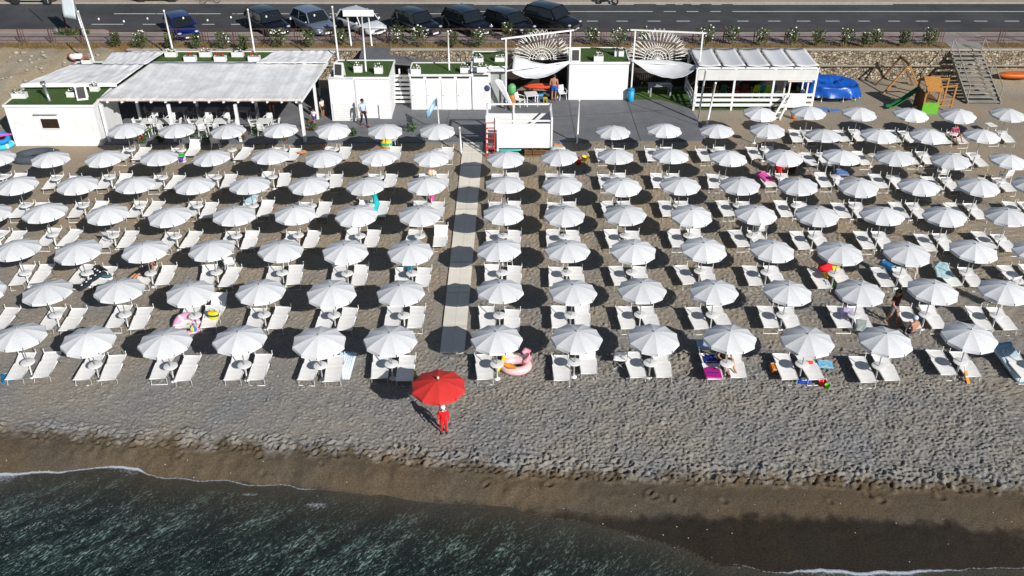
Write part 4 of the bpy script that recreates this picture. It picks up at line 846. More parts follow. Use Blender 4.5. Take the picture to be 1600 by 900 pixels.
def car(px_, py_, head, L_, W_, Hh, paint, label, suv=False, front_py=None, roofrail=False):
    Hh *= .95; p = at(px_, py_, ZR); t = thing('parked_car', label, 'car', p, head, None)
    m, rf, gl, zs, hw, zl, X = car_meshes(L_, W_, Hh, .27 if suv else .25, .05 if suv else .03, suv=suv)
    b = m.build('body', paint, t); sb = b.modifiers.new('sub', 'SUBSURF'); sb.levels = 1; sb.render_levels = 2
    rf.build('roof', paint, t)
    for k, v in gl.items(): v.build('side_window' if 'side' in k else k, M_glass, t, solid=.012)
    wr_ = .34 if suv else .315
    for x in (X(.19), X(.80)):
        for s in (-1, 1):
            w_ = bpy.data.objects.new('wheel', None); COL.objects.link(w_); w_.parent = t; w_.location = (x, s*(hw-.10), wr_)
            ty = MB(); ty.lathe([(wr_*.62,-.11),(wr_*.95,-.11),(wr_,-.07),(wr_,.07),(wr_*.95,.11),(wr_*.62,.11)], (0,0,0), 20).build('tyre', M_tyre, w_).rotation_euler = (PI/2,0,0)
            ri = MB(); ri.lathe([(.02,-.085),(wr_*.6,-.085),(wr_*.63,-.12),(wr_*.63,.12),(wr_*.6,.085),(.02,.085)], (0,0,0), 20)
            r_o = ri.build('rim', M_rim, w_); r_o.rotation_euler = (PI/2,0,0)
            # arch
    for x in (X(.19), X(.80)):
        for s in (-1, 1): MB().tube([(x+math.cos(a)*wr_*1.14, s*(hw-.015), wr_+math.sin(a)*wr_*1.14) for a in [PI*i/8 for i in range(9)]], .05, 5).build('wheel_arch', M_tyre if suv else paint, t)
    for s in (-1, 1):
        MB().ball((X(.955), s*hw*.70, zs*.76), .15, 10, 8, (.75,1.0,.5)).build('headlight', M_lamp, t)
        MB().ball((X(.03), s*hw*.72, zs*.85), .14, 10, 8, (.55,.8,.9)).build('tail_light', M_tail, t)
        MB().ball((X(1-.31), s*(hw+.09), zl+.06), .11, 8, 6, (.6,.95,.75)).build('mirror', paint, t)
    MB().box((X(.998)-.01, 0, zs*.60), (.05, hw*.9, .16)).build('grille', M_dark, t, bevel=.02)
    MB().box((X(1.0)+.012, 0, zs*.42), (.02, .5, .11)).build('number_plate', M_plastic, t)
    MB().box((X(.97), 0, zs*.30), (.12, hw*1.35, .16)).build('bumper', M_tyre, t, bevel=.04)
    return t
def paint(name, c, m_=.3): return mat(name, c, .28, .03, 3, metal=m_, coat=.8)
HD = R(-50)
car(286, 55, R(-58), 3.75, 1.68, 1.46, paint('blue_paint', (.006,.018,.16)), 'blue hatchback parked by a white pole, leftmost of the angled cars')
car(420, 49, HD, 4.2, 1.8, 1.6, paint('black_paint', (.008,.008,.014)), 'black car parked between the blue hatchback and the silver car', True)
car(491, 49, HD, 4.15, 1.8, 1.6, paint('silver_paint', (.23,.28,.36), .5), 'silver blue compact car parked between a black and a white car', True)
car(566, 49, R(-46), 4.2, 1.78, 1.5, paint('white_paint_car', (.66,.68,.70), .05), 'white hatchback with black grille parked behind the white sign board', True)
car(652, 51, R(-44), 4.0, 1.75, 1.62, paint('charcoal_paint', (.007,.008,.010)), 'dark square car parked beside white oleanders, right of the white hatchback', True)
car(730, 49, HD, 4.3, 1.82, 1.62, paint('navy_black_paint', (.006,.008,.018)), 'very dark navy car parked third from the right of the dark row', True)
car(796, 49, R(-47), 4.2, 1.78, 1.5, paint('black_paint_b', (.008,.008,.011)), 'low black car parked second from the right end of the dark row')
car(861, 45, R(-38), 4.5, 1.9, 1.75, paint('black_paint_suv', (.009,.010,.012)), 'large black off road car at the right end of the parked row', True)
car(57, 3, R(180), 4.1, 1.75, 1.6, paint('white_paint_b', (.62,.64,.66), .05), 'white car by the far kerb, cut off at the top left', True)
car(250, 1, R(180), 4.0, 1.75, 1.6, paint('white_paint_c', (.68,.70,.72), .05), 'white car by the far kerb above the blue hatchback', True)
# motorbike and bicycle by the far kerb
t = thing('motor_scooter', 'dark scooter parked by the far kerb at the top edge', 'scooter', at(948, 7, ZR), R(170)); 
for x in (-.62, .62): w_ = MB().torus((0,0,0), .22, .07, 20, 8).build('wheel', M_tyre, t); w_.location = (x,0,.27); w_.rotation_euler = (PI/2,0,0)
MB().tube([(-.75,0,.62),(-.35,0,.66),(0,0,.42),(.3,0,.42),(.5,0,.75),(.48,0,1.0)], [.13,.17,.13,.14,.12,.07], 8).build('body', M_dark, t); MB().tube([(-.7,0,.80),(-.1,0,.82)], [.1,.13], 8).build('seat', M_tyre, t); MB().tube([(.42,-.33,1.05),(.48,0,1.0),(.42,.33,1.05)], .02, 6).build('handlebar', M_steel, t)
t = thing('bicycle', 'grey bicycle standing on the far pavement at the top left', 'bicycle', at(329, 4.5, ZS), R(185))
for x in (-.52, .52): w_ = MB().torus((0,0,0), .32, .018, 24, 6).build('wheel', M_tyre, t); w_.location = (x,0,.34); w_.rotation_euler = (PI/2,0,0)
m = MB()
for a, b in (((-.52,0,.34),(-.12,0,.32)),((-.12,0,.32),(-.2,0,.82)),((-.52,0,.34),(-.18,0,.75)),((-.12,0,.32),(.36,0,.78)),((-.18,0,.75),(.36,0,.8)),((.36,0,.92),(.52,0,.34))): m.tube([a, b], .018, 6)
m.build('frame', M_steel, t); MB().ball((-.21,0,.9), .12, 8, 6, (1,.6,.3)).build('saddle', M_dark, t); MB().tube([(.3,-.25,.98),(.36,0,.93),(.3,.25,.98)], .014, 6).build('handlebar', M_dark, t)

# ================================================================ plants, poles, lights, signs
def shrub(p, s, label, fl=26, h=1.0):
    t = thing('oleander_shrub', label, 'shrub', p, rng.uniform(0, 6), 'flowering shrubs along the pavement'); r = .38*s; m = MB()
    for k in range(7): a = rng.uniform(0, 6.28); m.tube([(0,0,0), (math.cos(a)*r*.3, math.sin(a)*r*.3, h*.4), (math.cos(a)*r*.8, math.sin(a)*r*.8, h*.85)], [.025,.018,.008], 5)
    m.build('stems', M_stem, t); b = MB()
    for _ in range(230):
        a = rng.uniform(0, 6.28); q = rng.uniform(.25, 1)**.6; z = rng.uniform(.25, 1.05)*h; rr = r*q*(1.15-.35*abs(z/h-.65))*(1+.35*math.sin(a*3+s*9)); c = Vector((math.cos(a)*rr, math.sin(a)*rr, z))
        d_ = Vector((math.cos(a)*.6+rng.normal()*.4, math.sin(a)*.6+rng.normal()*.4, .6+rng.normal()*.35)).normalized(); sd = d_.cross(Vector((rng.normal(), rng.normal(), .2))).normalized(); l_ = .15*rng.uniform(.8, 1.6)
        b.add([c-d_*l_*.5, c+sd*l_*.2, c+d_*l_*.6, c-sd*l_*.2], [(0,1,2,3)])
    b.build('foliage', M_leaf, t); f = MB(); fl = int(fl*.6)
    for _ in range(fl):
        a = rng.uniform(0, 6.28); rr = r*rng.uniform(.5, 1.15); z = h*rng.uniform(.5, 1.12); f.ball((math.cos(a)*rr, math.sin(a)*rr, z), .045*rng.uniform(.7, 1.5), 5, 4, (1.2,1.2,.8))
    if fl: f.build('blossoms', M_flower, t)
    return t
sh_ = [(183,73,.7,6),(222,75,1.1,22),(266,76,.6,3),(308,76,.7,5),(350,76,1.15,26),(382,80,.8,2),(436,73,1.3,24),(484,73,1.0,14),(535,70,.9,10),(620,68,1.2,24),(655,72,1.55,34),(708,74,.9,8),(748,74,1.2,28),(792,60,.9,14),(830,70,.9,10),(925,69,1.0,16),(967,74,1.35,24),(1005,66,.8,8),(1103,70,1.25,26),(1143,68,1.05,16),(1188,70,1.0,22),(1236,69,.9,12),(1276,70,1.0,8),(1320,71,1.1,10),(1349,72,.6,6),(1366,69,.8,12),(1411,71,.7,1),(1451,70,1.0,10)]
kinds = ['full of white blossom','with scattered white blossom','low and almost without blossom']
for i, (x, y, s, fl) in enumerate(sh_):
    k = 0 if fl > 20 else 1 if fl > 6 else 2
    shrub(at(x, y+2, ZS), s, f'oleander shrub {kinds[k]}, {(ORD+["twelfth","thirteenth","fourteenth"])[i if i < 14 else 27-i]} from the {"left" if i < 14 else "right"} end along the pavement', fl, .75+.35*s)
# dry grass on the verge: uncountable
g = MB()
for _ in range(5200):
    x = rng.uniform(-36, 38); 
    if gx(1470,72,ZS) < x < gx(1545,72,ZS): continue
    if mnoise.noise((x*.35, 3, 1)) < -.15 and rng.random() < .8: continue
    y = rng.uniform(YW+.1, YV); h_ = rng.uniform(.08, .3); a = rng.uniform(0, 6.28); w_ = .02; l = rng.normal()*.1
    g.add([(x-w_*math.cos(a), y-w_*math.sin(a), ZS), (x+w_*math.cos(a), y+w_*math.sin(a), ZS), (x+l, y+rng.normal()*.08, ZS+h_)], [(0,1,2)])
tag(g.build('dry_grass', mat('dry_grass_blade', (.24,.16,.05), .9, .4, 1)), kind='stuff')
t = thing('grass_tuft', 'green weeds growing on the edge of the traffic island', 'weeds', at(113, 54, ZR+.1)); leafball(t, (0,0,.18), (1.3,.5,.2), 240, .22, M_leaf)
# flower bed in front of the pergola
for i, (x, y, s, k, lb) in enumerate([(231,214,.5,0,'pale flowering bush in the bed beside the leftmost front table'), (222,224,.4,1,'low plant with red flowers in the pergola bed, nearest the cabin'), (252,222,.35,2,'dark low plant at the bed edge left of the second pergola post'), (300,216,.5,2,'round green plant in the pergola bed between two front tables'), (325,222,.42,2,'leafy green plant in the pergola bed below the third table'), (378,219,.42,1,'plant with a pink flower by the third pergola post'), (402,212,.45,2,'green plant in the bed in front of the rightmost table'), (445,220,.45,1,'plant with red flowers at the right end of the pergola bed'), (487,205,.5,1,'plant with a red flower beside the right pergola post'), (643,206,.45,2,'small spiky plant standing on the grey deck'), (600,212,.4,2,'low green plant at the deck edge near the turquoise bag'), (552,213,.4,2,'low green plant at the deck edge below the white shed'), (667,218,.35,2,'low green plant at the deck edge left of the walkway')]):
    t = thing('flower_plant', lb, 'plant', at(x, y, .03), rng.uniform(0, 6)); leafball(t, (0,0,s*.75), (s*.8,s*.6,s*.65), 70, .17, M_leaf2)
    MB().tube([(0,0,0),(0,.02,s*.7)], .02, 5).build('stem', M_stem, t)
    if k < 2: blossoms(t, (0,0,s*.8), (s*.75,s*.55,s*.6), 16 if k == 0 else 7, .045, M_flower if k == 0 else M_rflower)
# white poles and the lights strung between them
def pole(xb, yb, zb, yt, label, r=.05, xt=None, group=None):
    p = at(xb, yb, zb); h_ = zat(yt, p.y)-zb; t = thing('white_pole', label, 'pole', p, 0, group); dx = 0
    if xt is not None: dx = gx(xt, yt, zb+h_)-p.x; 
    MB().tube([(0,0,0),(dx,0,h_)], r, 8).build('shaft', M_wpaint, t); MB().lathe([(r*1.7,0),(r*1.7,.05),(r,.08)], (0,0,0), 10).build('base', M_steel, t); MB().ball((dx,0,h_), r*1.25, 8, 6).build('cap', M_wpaint, t)
    return p+Vector((dx,0,h_))
tops = [pole(147,97,2.3,18,'white string light pole beside the far reed roof, leftmost',.055,122), pole(271,83,2.38,17,'white string light pole in front of the blue hatchback',.055,256), pole(398,83,2.38,15,'white string light pole in front of the black and silver cars',.055,387), pole(530,103,2.3,11,'white string light pole at the right end of the reed roof',.055,519)]
pole(702,110,2.3,49,'short white pole standing on the changing cabin roof'); pole(572,112,2.66,24,'white pole on the shed roof below the white sign board',.05,565)
for i in range(3):
    a, b = tops[i], tops[i+1]; t = thing('string_lights', ['string of bulbs between the two leftmost white poles','string of bulbs over the blue hatchback and black car','string of bulbs in front of the black and silver cars'][i], 'lights', a); m = MB(); pts = [a.lerp(b, k/14)-a-Vector((0,0,.5*4*(k/14)*(1-k/14))) for k in range(15)]
    m.tube(pts, .012, 4); m.build('cable', M_dark, t)
    for k in (3,7,11): MB().ball(tuple(pts[k]-Vector((0,0,.14))), .06, 8, 6, (1,1,1.3)).build('bulb', M_plastic, t)
sg = thing('sign_board', 'blank white sign board on two poles in front of the white hatchback', 'sign', at(566, 73, ZS)); c = Vector(sg.location)
for x0_, x1_ in ((549,541),(581,574)):
    p = at(x0_, 72, ZS); hh = zat(13, p.y)-ZS; MB().tube([p-c, p-c+Vector((gx(x1_,13,ZS+hh)-p.x,0,hh))], .055, 8).build('post', M_wpaint, sg)
za, zb_ = zat(25, c.y), zat(15, c.y); xa, xb = gx(536, 20, (za+zb_)/2), gx(584, 20, (za+zb_)/2); MB().box(((xa+xb)/2-c.x,-.08,(za+zb_)/2-ZS), (xb-xa,.06,zb_-za)).build('panel', M_wpaint, sg)
t = thing('banner', 'pale banner on a grey mast at the top left of the road', 'banner', at(132, 58, ZS)); c = Vector(t.location); zt_ = zat(-30, c.y); MB().tube([(0,0,0),(gx(112,0,zat(0,c.y))-c.x,0,zt_-ZS)], .07, 8).build('mast', M_steel, t)
z1 = zat(26, c.y); m = MB(); m.grid(lambda u, v: (gx(100+19*u-6*v*1.3, 26-30*v, z1+(zt_-z1)*v*.6)-c.x, -.1+.04*math.sin(v*5), (z1-ZS)+(zt_-z1)*v*.98-.15*u), 6, 8); m.build('cloth', mat('banner_cloth', (.55,.62,.66), .8), t, solid=.01)
t = thing('road_sign', 'road sign seen from behind on a thin post by the traffic island', 'sign', at(88, 50, ZR+.1)); MB().tube([(0,0,0),(-.0,0,2.3)], .035, 8).build('post', M_steel, t); MB().lathe([(.01,-.015),(.3,-.015),(.3,.015),(.01,.015)], (0,0,0), 20).build('disc', M_steel, t).rotation_euler = (PI/2,0,0); t.children[-1].location = (0,-.05,2.05)
t = thing('marker_post', 'short dark red post on the traffic island', 'post', at(105, 49, ZR+.1)); MB().tube([(0,0,0),(0,0,1.2)], .06, 8).build('shaft', mat('post_red', (.13,.02,.015), .6), t); MB().ball((0,0,1.2), .075, 8, 6).build('cap', M_dark, t)
t = thing('round_sign', 'round red edged sign and small white board on the sandy bank', 'sign', at(126, 100, 1.6)); MB().tube([(0,0,-.6),(0,0,.8)], .04, 6).build('post', M_dark, t)
o = MB().lathe([(.01,-.012),(.28,-.012),(.28,.012),(.01,.012)], (0,0,0), 20).build('ring', mat('sign_red', (.45,.09,.04), .6), t); o.rotation_euler = (PI/2,0,0); o.location = (-.42,-.04,.5); o = MB().lathe([(.01,-.012),(.19,-.012),(.19,.012),(.01,.012)], (0,0,0), 20).build('disc', M_plastic, t); o.rotation_euler = (PI/2,0,0); o.location = (-.42,-.06,.5); MB().box((.02,-.06,.55),(.55,.03,.36)).build('board', M_plastic, t)
# flags and poles on the deck and beach
fp = at(687, 207, .05); t = thing('flagpole', 'white flagpole with pale blue flag on the grey deck', 'flagpole', fp); hh = zat(154, fp.y); MB().tube([(0,0,0),(-.08,0,hh)], .035, 8).build('pole', M_wpaint, t)
fl = MB(); fl.grid(lambda u, v: (-.08-.66*u, .10*math.sin(u*5+v), hh-.06-.46*v-.72*u+.05*math.sin(u*6)), 14, 8); fo = fl.build('flag', mat('flag_blue', (.22,.42,.60), .8, .1), t, solid=.008)
lg2 = MB(); lg2.grid(lambda u, v: (-.08-.66*(.36+.26*u), .10*math.sin((.36+.26*u)*5+.3+.4*v)-.02, hh-.06-.46*(.3+.4*v)-.72*(.36+.26*u)+.05*math.sin((.36+.26*u)*6)), 6, 6); lg2.build('flag_emblem', mat('flag_white', (.75,.77,.78), .8), fo, solid=.02)
pole(902, 225, 0, 157, 'slim white pole on the deck in front of the plain store', .05, 905); pole(721, 240, 0, 200, 'short white pole at the left of the walkway start', .05, 718); pole(1090, 190, 0, 110, 'tall white pole before the left corner of the play pavilion, nearer its post', .06, 1103); pole(1104, 197, 0, 130, 'white pole before the play pavilion, right of the taller one', .06, 1118)
t = thing('feather_flag', 'white feather flag with red tip leaning beside the left sail frame', 'flag', at(801, 174.5, .05)); MB().tube([(0,0,0),(-.35,0,1.2),(-.75,0,2.1)], .02, 6).build('pole', M_steel, t)
m = MB(); ctr = lambda v: Vector((-.9+.95*v, -.03, 2.0-1.85*v)); 
m.grid(lambda u, v: ctr(v)+Vector(((u-.5)*(.56-.38*v), .03*math.sin(u*4+v*3), .12*math.sin(u*PI)*(1-v))), 5, 10); o = m.build('cloth', [mat('feather_white', (.72,.72,.74), .8), mat('feather_red', (.6,.04,.05), .8)], t, solid=.01)
for i, pg_ in enumerate(o.data.polygons): pg_.material_index = 1 if i//5 >= 8 else 0
# ================================================================ playground, pool, kayak
A = at(1410, 146); t = thing('swing_frame', 'brown wooden swing frame standing in front of the stone wall', 'swing', A)
for y_ in (0, 1.5):
    for s in (-1, 1): MB().bar((s*1.25,y_,0),(0,y_+.0,1.95),.1).build('leg', M_orange_wood if y_ == 0 else M_wood, t)
MB().bar((0,-.1,1.97),(0,1.65,1.97),.11).build('beam', M_wood, t); MB().box((.3,.75,.45),(.45,.2,.04)).build('seat', M_dark, t)
for y_ in (.66,.84): MB().bar((.3,y_,.45),(.02,y_,1.95),.015).build('rope', M_steel, t)
B = at(1463, 178); t = thing('play_house', 'orange and brown wooden play house with lime panel beside the stairs', 'play house', B); 
for x, y in ((-.95,0),(-.1,0),(.95,.3),(-.95,1.3),(-.1,1.3),(.95,1.5)): MB().box((x,y,.9),(.1,.1,1.8)).build('post', M_orange_wood, t)
MB().box((-.5,-.06,.38),(1.0,.05,.75)).build('lime_panel', mat('lime_panel', (.13,.42,.03), .6), t); MB().box((-.98,.65,.75),(.05,1.3,1.2)).build('dark_side', M_wood, t)
MB().bar((-.52,-.3,1.55),(-.52,.7,2.15),1.0,.05).build('roof', M_orange_wood, t); MB().bar((-.52,.7,2.15),(-.52,1.6,1.6),1.0,.05).build('roof', M_orange_wood, t)
MB().box((-.5,.65,.8),(.9,1.2,.06)).build('floor', M_wood, t)
for z in (.5,.9,1.75): MB().bar((-.1,0,z),(.95,.3,z),.06).build('rail', M_orange_wood, t)
MB().bar((-.95,1.3,1.75),(.95,1.5,1.75),.08).build('rail', M_orange_wood, t)
C_ = at(1385, 171); D2 = at(1434, 166, 0); t = thing('slide', 'green plastic slide running down to the sand beside the play house', 'slide', C_); c = C_; e = Vector((D2.x-c.x, .5, 1.15)); M_gs = mat('slide_green', (.02,.17,.05), .4, .08)
m = MB(); sd = Vector((e.y, -e.x, 0)).normalized()*.22
prof = [(0,.12),(.15,.12),(.45,.5),(.85,1.1),(1,1.15)]
def slp(u, v):
    f_ = v*4; i = min(3, int(f_)); q = f_-i; s = prof[i][0]*(1-q)+prof[i+1][0]*q; z = prof[i][1]*(1-q)+prof[i+1][1]*q; return Vector((e.x*s, e.y*s, z+.12*abs(2*u-1)**3))+sd*(2*u-1)
m.grid(slp, 6, 16); m.build('chute', M_gs, t, solid=.03); MB().bar(tuple(e)[:2]+(0,), e, .07).build('support', M_gs, t)
P = at(1302, 160); t = thing('covered_pool', 'above ground pool under a crumpled shiny blue tarpaulin', 'pool', P); M_tarp = mat('blue_tarp', (.008,.085,.40), .3, .25, 4, .25, 12)
RX, RY = 1.78, 1.25
def tarp(u, v):
    a = 2*PI*u; 
    if v < .62: r = v/.62; z = .98-.20*(1-r)**.7*1.0+.26*mnoise.noise((math.cos(a)*r*2.4, math.sin(a)*r*2.4, 2))-.13*math.cos(a)*r+.10*mnoise.noise((math.cos(a)*r*8, math.sin(a)*r*8, 5))
    else: r = 1+.12*(v-.62)/.38+.22*mnoise.noise((a*4, v*3, 1))*(v-.55)*2; z = 1.0-.13*math.cos(a)-(v-.62)/.38*(.66+.30*mnoise.noise((a*2.2, 0, 9)))
    k = abs(math.cos(a))**2.4; return (RX*r*math.copysign(abs(math.cos(a))**.75, math.cos(a)), RY+RY*r*math.copysign(abs(math.sin(a))**.75, math.sin(a)), z)
m = MB(); m.grid(tarp, 72, 22); m.build('tarpaulin', M_tarp, t)
m = MB(); m.lathe([(1,.0),(1.0,.6),(.9,.6)], (0,RY,0), 40, RX*.93, RY*.93); m.build('pool_wall', mat('pool_dark', (.02,.025,.035), .6), t)
for k in range(12): a = 2*PI*k/12+.2; MB().tube([(RX*1.1*math.copysign(abs(math.cos(a))**.75, math.cos(a)), RY+RY*1.1*math.copysign(abs(math.sin(a))**.75, math.sin(a)), 0),(RX*1.05*math.copysign(abs(math.cos(a))**.75, math.cos(a)), RY+RY*1.05*math.copysign(abs(math.sin(a))**.75, math.sin(a)), .45)], .035, 6).build('leg', M_steel, t)
for i, (x, y) in enumerate(((1284,171),(1303,173))):
    t = thing('foam_mat', ['blue foam mat on the sand in front of the pool, left one','blue foam mat on the sand in front of the pool, right one'][i], 'mat', at(x, y, .01), .1, 'blue mats'); m = MB(); m.box((0,0,.03),(.75,.5,.05)); m.build('pad', mat('mat_blue', (.10,.22,.46), .8, .2), t, bevel=.015); MB().box((0,-.2,.058),(.6,.03,.008)).build('seam', M_dark, t)
t = thing('kayak', 'orange kayak lying by the stone wall at the right edge', 'kayak', at(1592, 121, .6), R(3)); kw_ = 1.55
m = MB(); m.lathe([(.01,-.02),(.7,.02),(1,.2),(.92,.3),(.6,.33),(.01,.31)], (0,0,0), 28, kw_, .42); m.build('hull', mat('kayak_orange', (.62,.13,.015), .4, .12), t); m = MB()
for y_ in (-.12,.02,.14): m.tube([(-1.0,y_,.335),(1.0,y_,.335)], .02, 5)
m.build('deck_ribs', mat('kayak_dark', (.40,.07,.01), .5), t); MB().ball((-1.5,0,.2), .1, 8, 6).build('handle', M_dark, t)
# white play tower with steps in front of the pavilion
T = at(1240, 172); t = thing('play_tower', 'white painted wooden play tower with sloping ladder before the pavilion', 'play tower', T); 
for x, y in ((-.5,0),(.62,0),(-.5,1.0),(.62,1.0)): MB().box((x,y,.95),(.09,.09,1.9)).build('post', M_wpaint, t)
MB().box((.06,.5,1.93),(1.5,1.3,.07)).build('roof', mat('tower_roof', (.66,.60,.56), .8), t); MB().box((.06,-.06,.62),(1.05,.04,.85)).build('front_panel', M_wpaint, t); MB().box((.69,.5,.62),(.04,.95,.85)).build('side_panel', M_wpaint, t); MB().box((.06,.5,.22),(1.05,.95,.05)).build('floor', M_greywood, t)
bq = at(1212, 188)-T
for s in (-.22,.22): MB().bar((bq.x+s, bq.y, .02), (-.42+s*.6, 0, 1.05), .05, .2).build('stringer', M_wpaint, t)
for k in range(5): f_ = (k+.5)/5; MB().bar((bq.x*(1-f_)+-.42*f_-.22, bq.y*(1-f_), 1.05*f_), (bq.x*(1-f_)-.42*f_+.22, bq.y*(1-f_), 1.05*f_), .12, .04).build('rung', M_wpaint, t)
t = thing('blue_bin', 'light blue bin standing at the right corner of the plain store', 'bin', at(985, 158, .06)); MB().lathe([(.17,0),(.2,.05),(.22,.75)], (0,0,0), 14).build('body', mat('bin_blue', (.02,.33,.58), .5), t); MB().lathe([(.23,.75),(.22,.82),(.06,.9),(.01,.9)], (0,0,0), 14).build('lid', mat('bin_blue_dark', (.015,.2,.4), .5), t)

# stones lying on the bank
b = MB()
for _ in range(170):
    x = rng.uniform(-40, -27.5); y = rng.uniform(52.5, 60.8); r_ = rng.uniform(.04, .15)*(1+.6*(rng.random() < .12)); b.ball((x, y, ground(x, y)+r_*.2), r_, 6, 4, (1.3,1,.7))
tag(b.build('bank_stones', mat('bank_stone', (.33,.30,.24), .9, .4, 1.5)), kind='stuff')

t = thing('toy_display', 'tall green and orange inflatable toy display beside the feather flag', 'display', at(800, 170, .05)); m = MB(); m.lathe([(.18,0),(.22,.15),(.16,.3)], (0,0,0), 12); m.build('base', mat('display_green', (.04,.5,.08), .5), t); MB().lathe([(.15,.3),(.2,.5),(.2,.8),(.15,.95)], (0,0,0), 12).build('middle', mat('display_orange', (.55,.2,.05), .5, .3, 4), t); MB().lathe([(.15,.95),(.24,1.1),(.24,1.5),(.1,1.65)], (0,0,0), 12).build('head', mat('display_green2', (.12,.38,.14), .5, .3, 4), t)
t = thing('toy_table', 'small blue plastic table under the left sail', 'table', at(843, 157, .05)); MB().lathe([(.02,.38),(.26,.38),(.26,.42),(.02,.42)], (0,0,0), 14).build('table_top', mat('toy_table_blue', (.05,.32,.6), .5), t)
for a_ in (.5, 2.6, 4.7): MB().tube([(.2*math.cos(a_),.2*math.sin(a_),.38),(.22*math.cos(a_),.22*math.sin(a_),0)], .025, 6).build('leg', mat('toy_table_blue2', (.03,.2,.4), .5), t)
t = thing('toy_stool', 'small yellow stool beside the blue toy table under the sail', 'stool', at(852, 160, .05)); MB().box((0,0,.3),(.26,.26,.04)).build('seat', mat('stool_yellow', (.6,.42,.04), .5), t)
for x_ in (-.1,.1): MB().box((x_,0,.14),(.04,.22,.28)).build('leg', mat('stool_yellow', (.6,.42,.04), .5), t)

# ================================================================ people
def skinned(name, V, E, Rr, m_, parent, sub=2, root=0):
    me = bpy.data.meshes.new(name+'_line'); me.from_pydata(V, E, []); o = bpy.data.objects.new(name, me); COL.objects.link(o)
    md = o.modifiers.new('skin', 'SKIN'); md.use_smooth_shade = True
    sv = me.skin_vertices[0].data
    for i, r in enumerate(Rr): sv[i].radius = (r, r) if not isinstance(r, tuple) else r; sv[i].use_root = (i == root)
    s2 = o.modifiers.new('sub', 'SUBSURF'); s2.levels = sub
    dg = bpy.context.evaluated_depsgraph_get(); me2 = bpy.data.meshes.new_from_object(o.evaluated_get(dg)); me2.name = name
    o.modifiers.clear(); o.data = me2; me2.materials.clear(); me2.materials.append(m_); bpy.data.meshes.remove(me)
    for p in me2.polygons: p.use_smooth = True
    o.parent = parent; return o
STAND = dict(pelvis=(0,0,.95), waist=(0,0,1.1), chest=(0,0,1.30), neck=(0,-.01,1.47), skull=(0,-.03,1.60), top=(0,-.03,1.69), lsh=(.19,0,1.40), rsh=(-.19,0,1.40), lel=(.25,.03,1.12), rel=(-.25,.03,1.12), lwr=(.27,-.06,.88), rwr=(-.27,-.06,.88),
    lhip=(.10,0,.90), rhip=(-.10,0,.90), lkn=(.11,-.03,.50), rkn=(-.11,-.03,.50), lan=(.11,.02,.08), ran=(-.11,.02,.08), lto=(.13,-.16,.03), rto=(-.13,-.16,.03))
WALK = dict(STAND, lkn=(.10,-.18,.52), lan=(.10,-.22,.09), lto=(.11,-.40,.04), rkn=(-.10,.02,.50), ran=(-.10,.26,.14), rto=(-.11,.13,.04), lel=(.25,.12,1.14), lwr=(.26,.08,.90), rel=(-.25,-.06,1.13), rwr=(-.24,-.25,.98))
SIT = dict(pelvis=(0,0,.12), waist=(0,.03,.28), chest=(0,.05,.50), neck=(0,.02,.67), skull=(0,-.02,.80), top=(0,-.03,.89), lsh=(.19,.05,.60), rsh=(-.19,.05,.60), lel=(.27,-.02,.35), rel=(-.27,-.02,.35), lwr=(.2,-.22,.32), rwr=(-.2,-.22,.32), lhip=(.10,-.02,.11), rhip=(-.10,-.02,.11), lkn=(.16,-.38,.38), rkn=(-.16,-.38,.38), lan=(.15,-.62,.06), ran=(-.15,-.62,.06), lto=(.16,-.82,.04), rto=(-.16,-.82,.04))
LIE = dict(pelvis=(0,0,.12), waist=(0,.16,.13), chest=(0,.36,.15), neck=(0,.52,.18), skull=(0,.65,.20), top=(0,.74,.21), lsh=(.19,.45,.13), rsh=(-.19,.45,.13), lel=(.30,.22,.10), rel=(-.36,.60,.12), lwr=(.24,-.02,.10), rwr=(-.15,.75,.16), lhip=(.1,-.04,.11), rhip=(-.1,-.04,.11), lkn=(.12,-.44,.22), rkn=(-.13,-.46,.12), lan=(.11,-.84,.08), ran=(-.13,-.88,.08), lto=(.13,-.95,.18), rto=(-.16,-.98,.18))
NM = ['pelvis','waist','chest','neck','skull','top','lsh','rsh','lel','rel','lwr','rwr','lhip','rhip','lkn','rkn','lan','ran','lto','rto']
ED = [('pelvis','waist'),('waist','chest'),('chest','neck'),('neck','skull'),('skull','top'),('chest','lsh'),('chest','rsh'),('lsh','lel'),('rsh','rel'),('lel','lwr'),('rel','rwr'),('pelvis','lhip'),('pelvis','rhip'),('lhip','lkn'),('rhip','rkn'),('lkn','lan'),('rkn','ran'),('lan','lto'),('ran','rto')]
RAD = dict(pelvis=.135, waist=.12, chest=.145, neck=.055, skull=.105, top=.075, lsh=.07, rsh=.07, lel=.045, rel=.045, lwr=.03, rwr=.03, lhip=.09, rhip=.09, lkn=.058, rkn=.058, lan=.038, ran=.038, lto=.03, rto=.03)
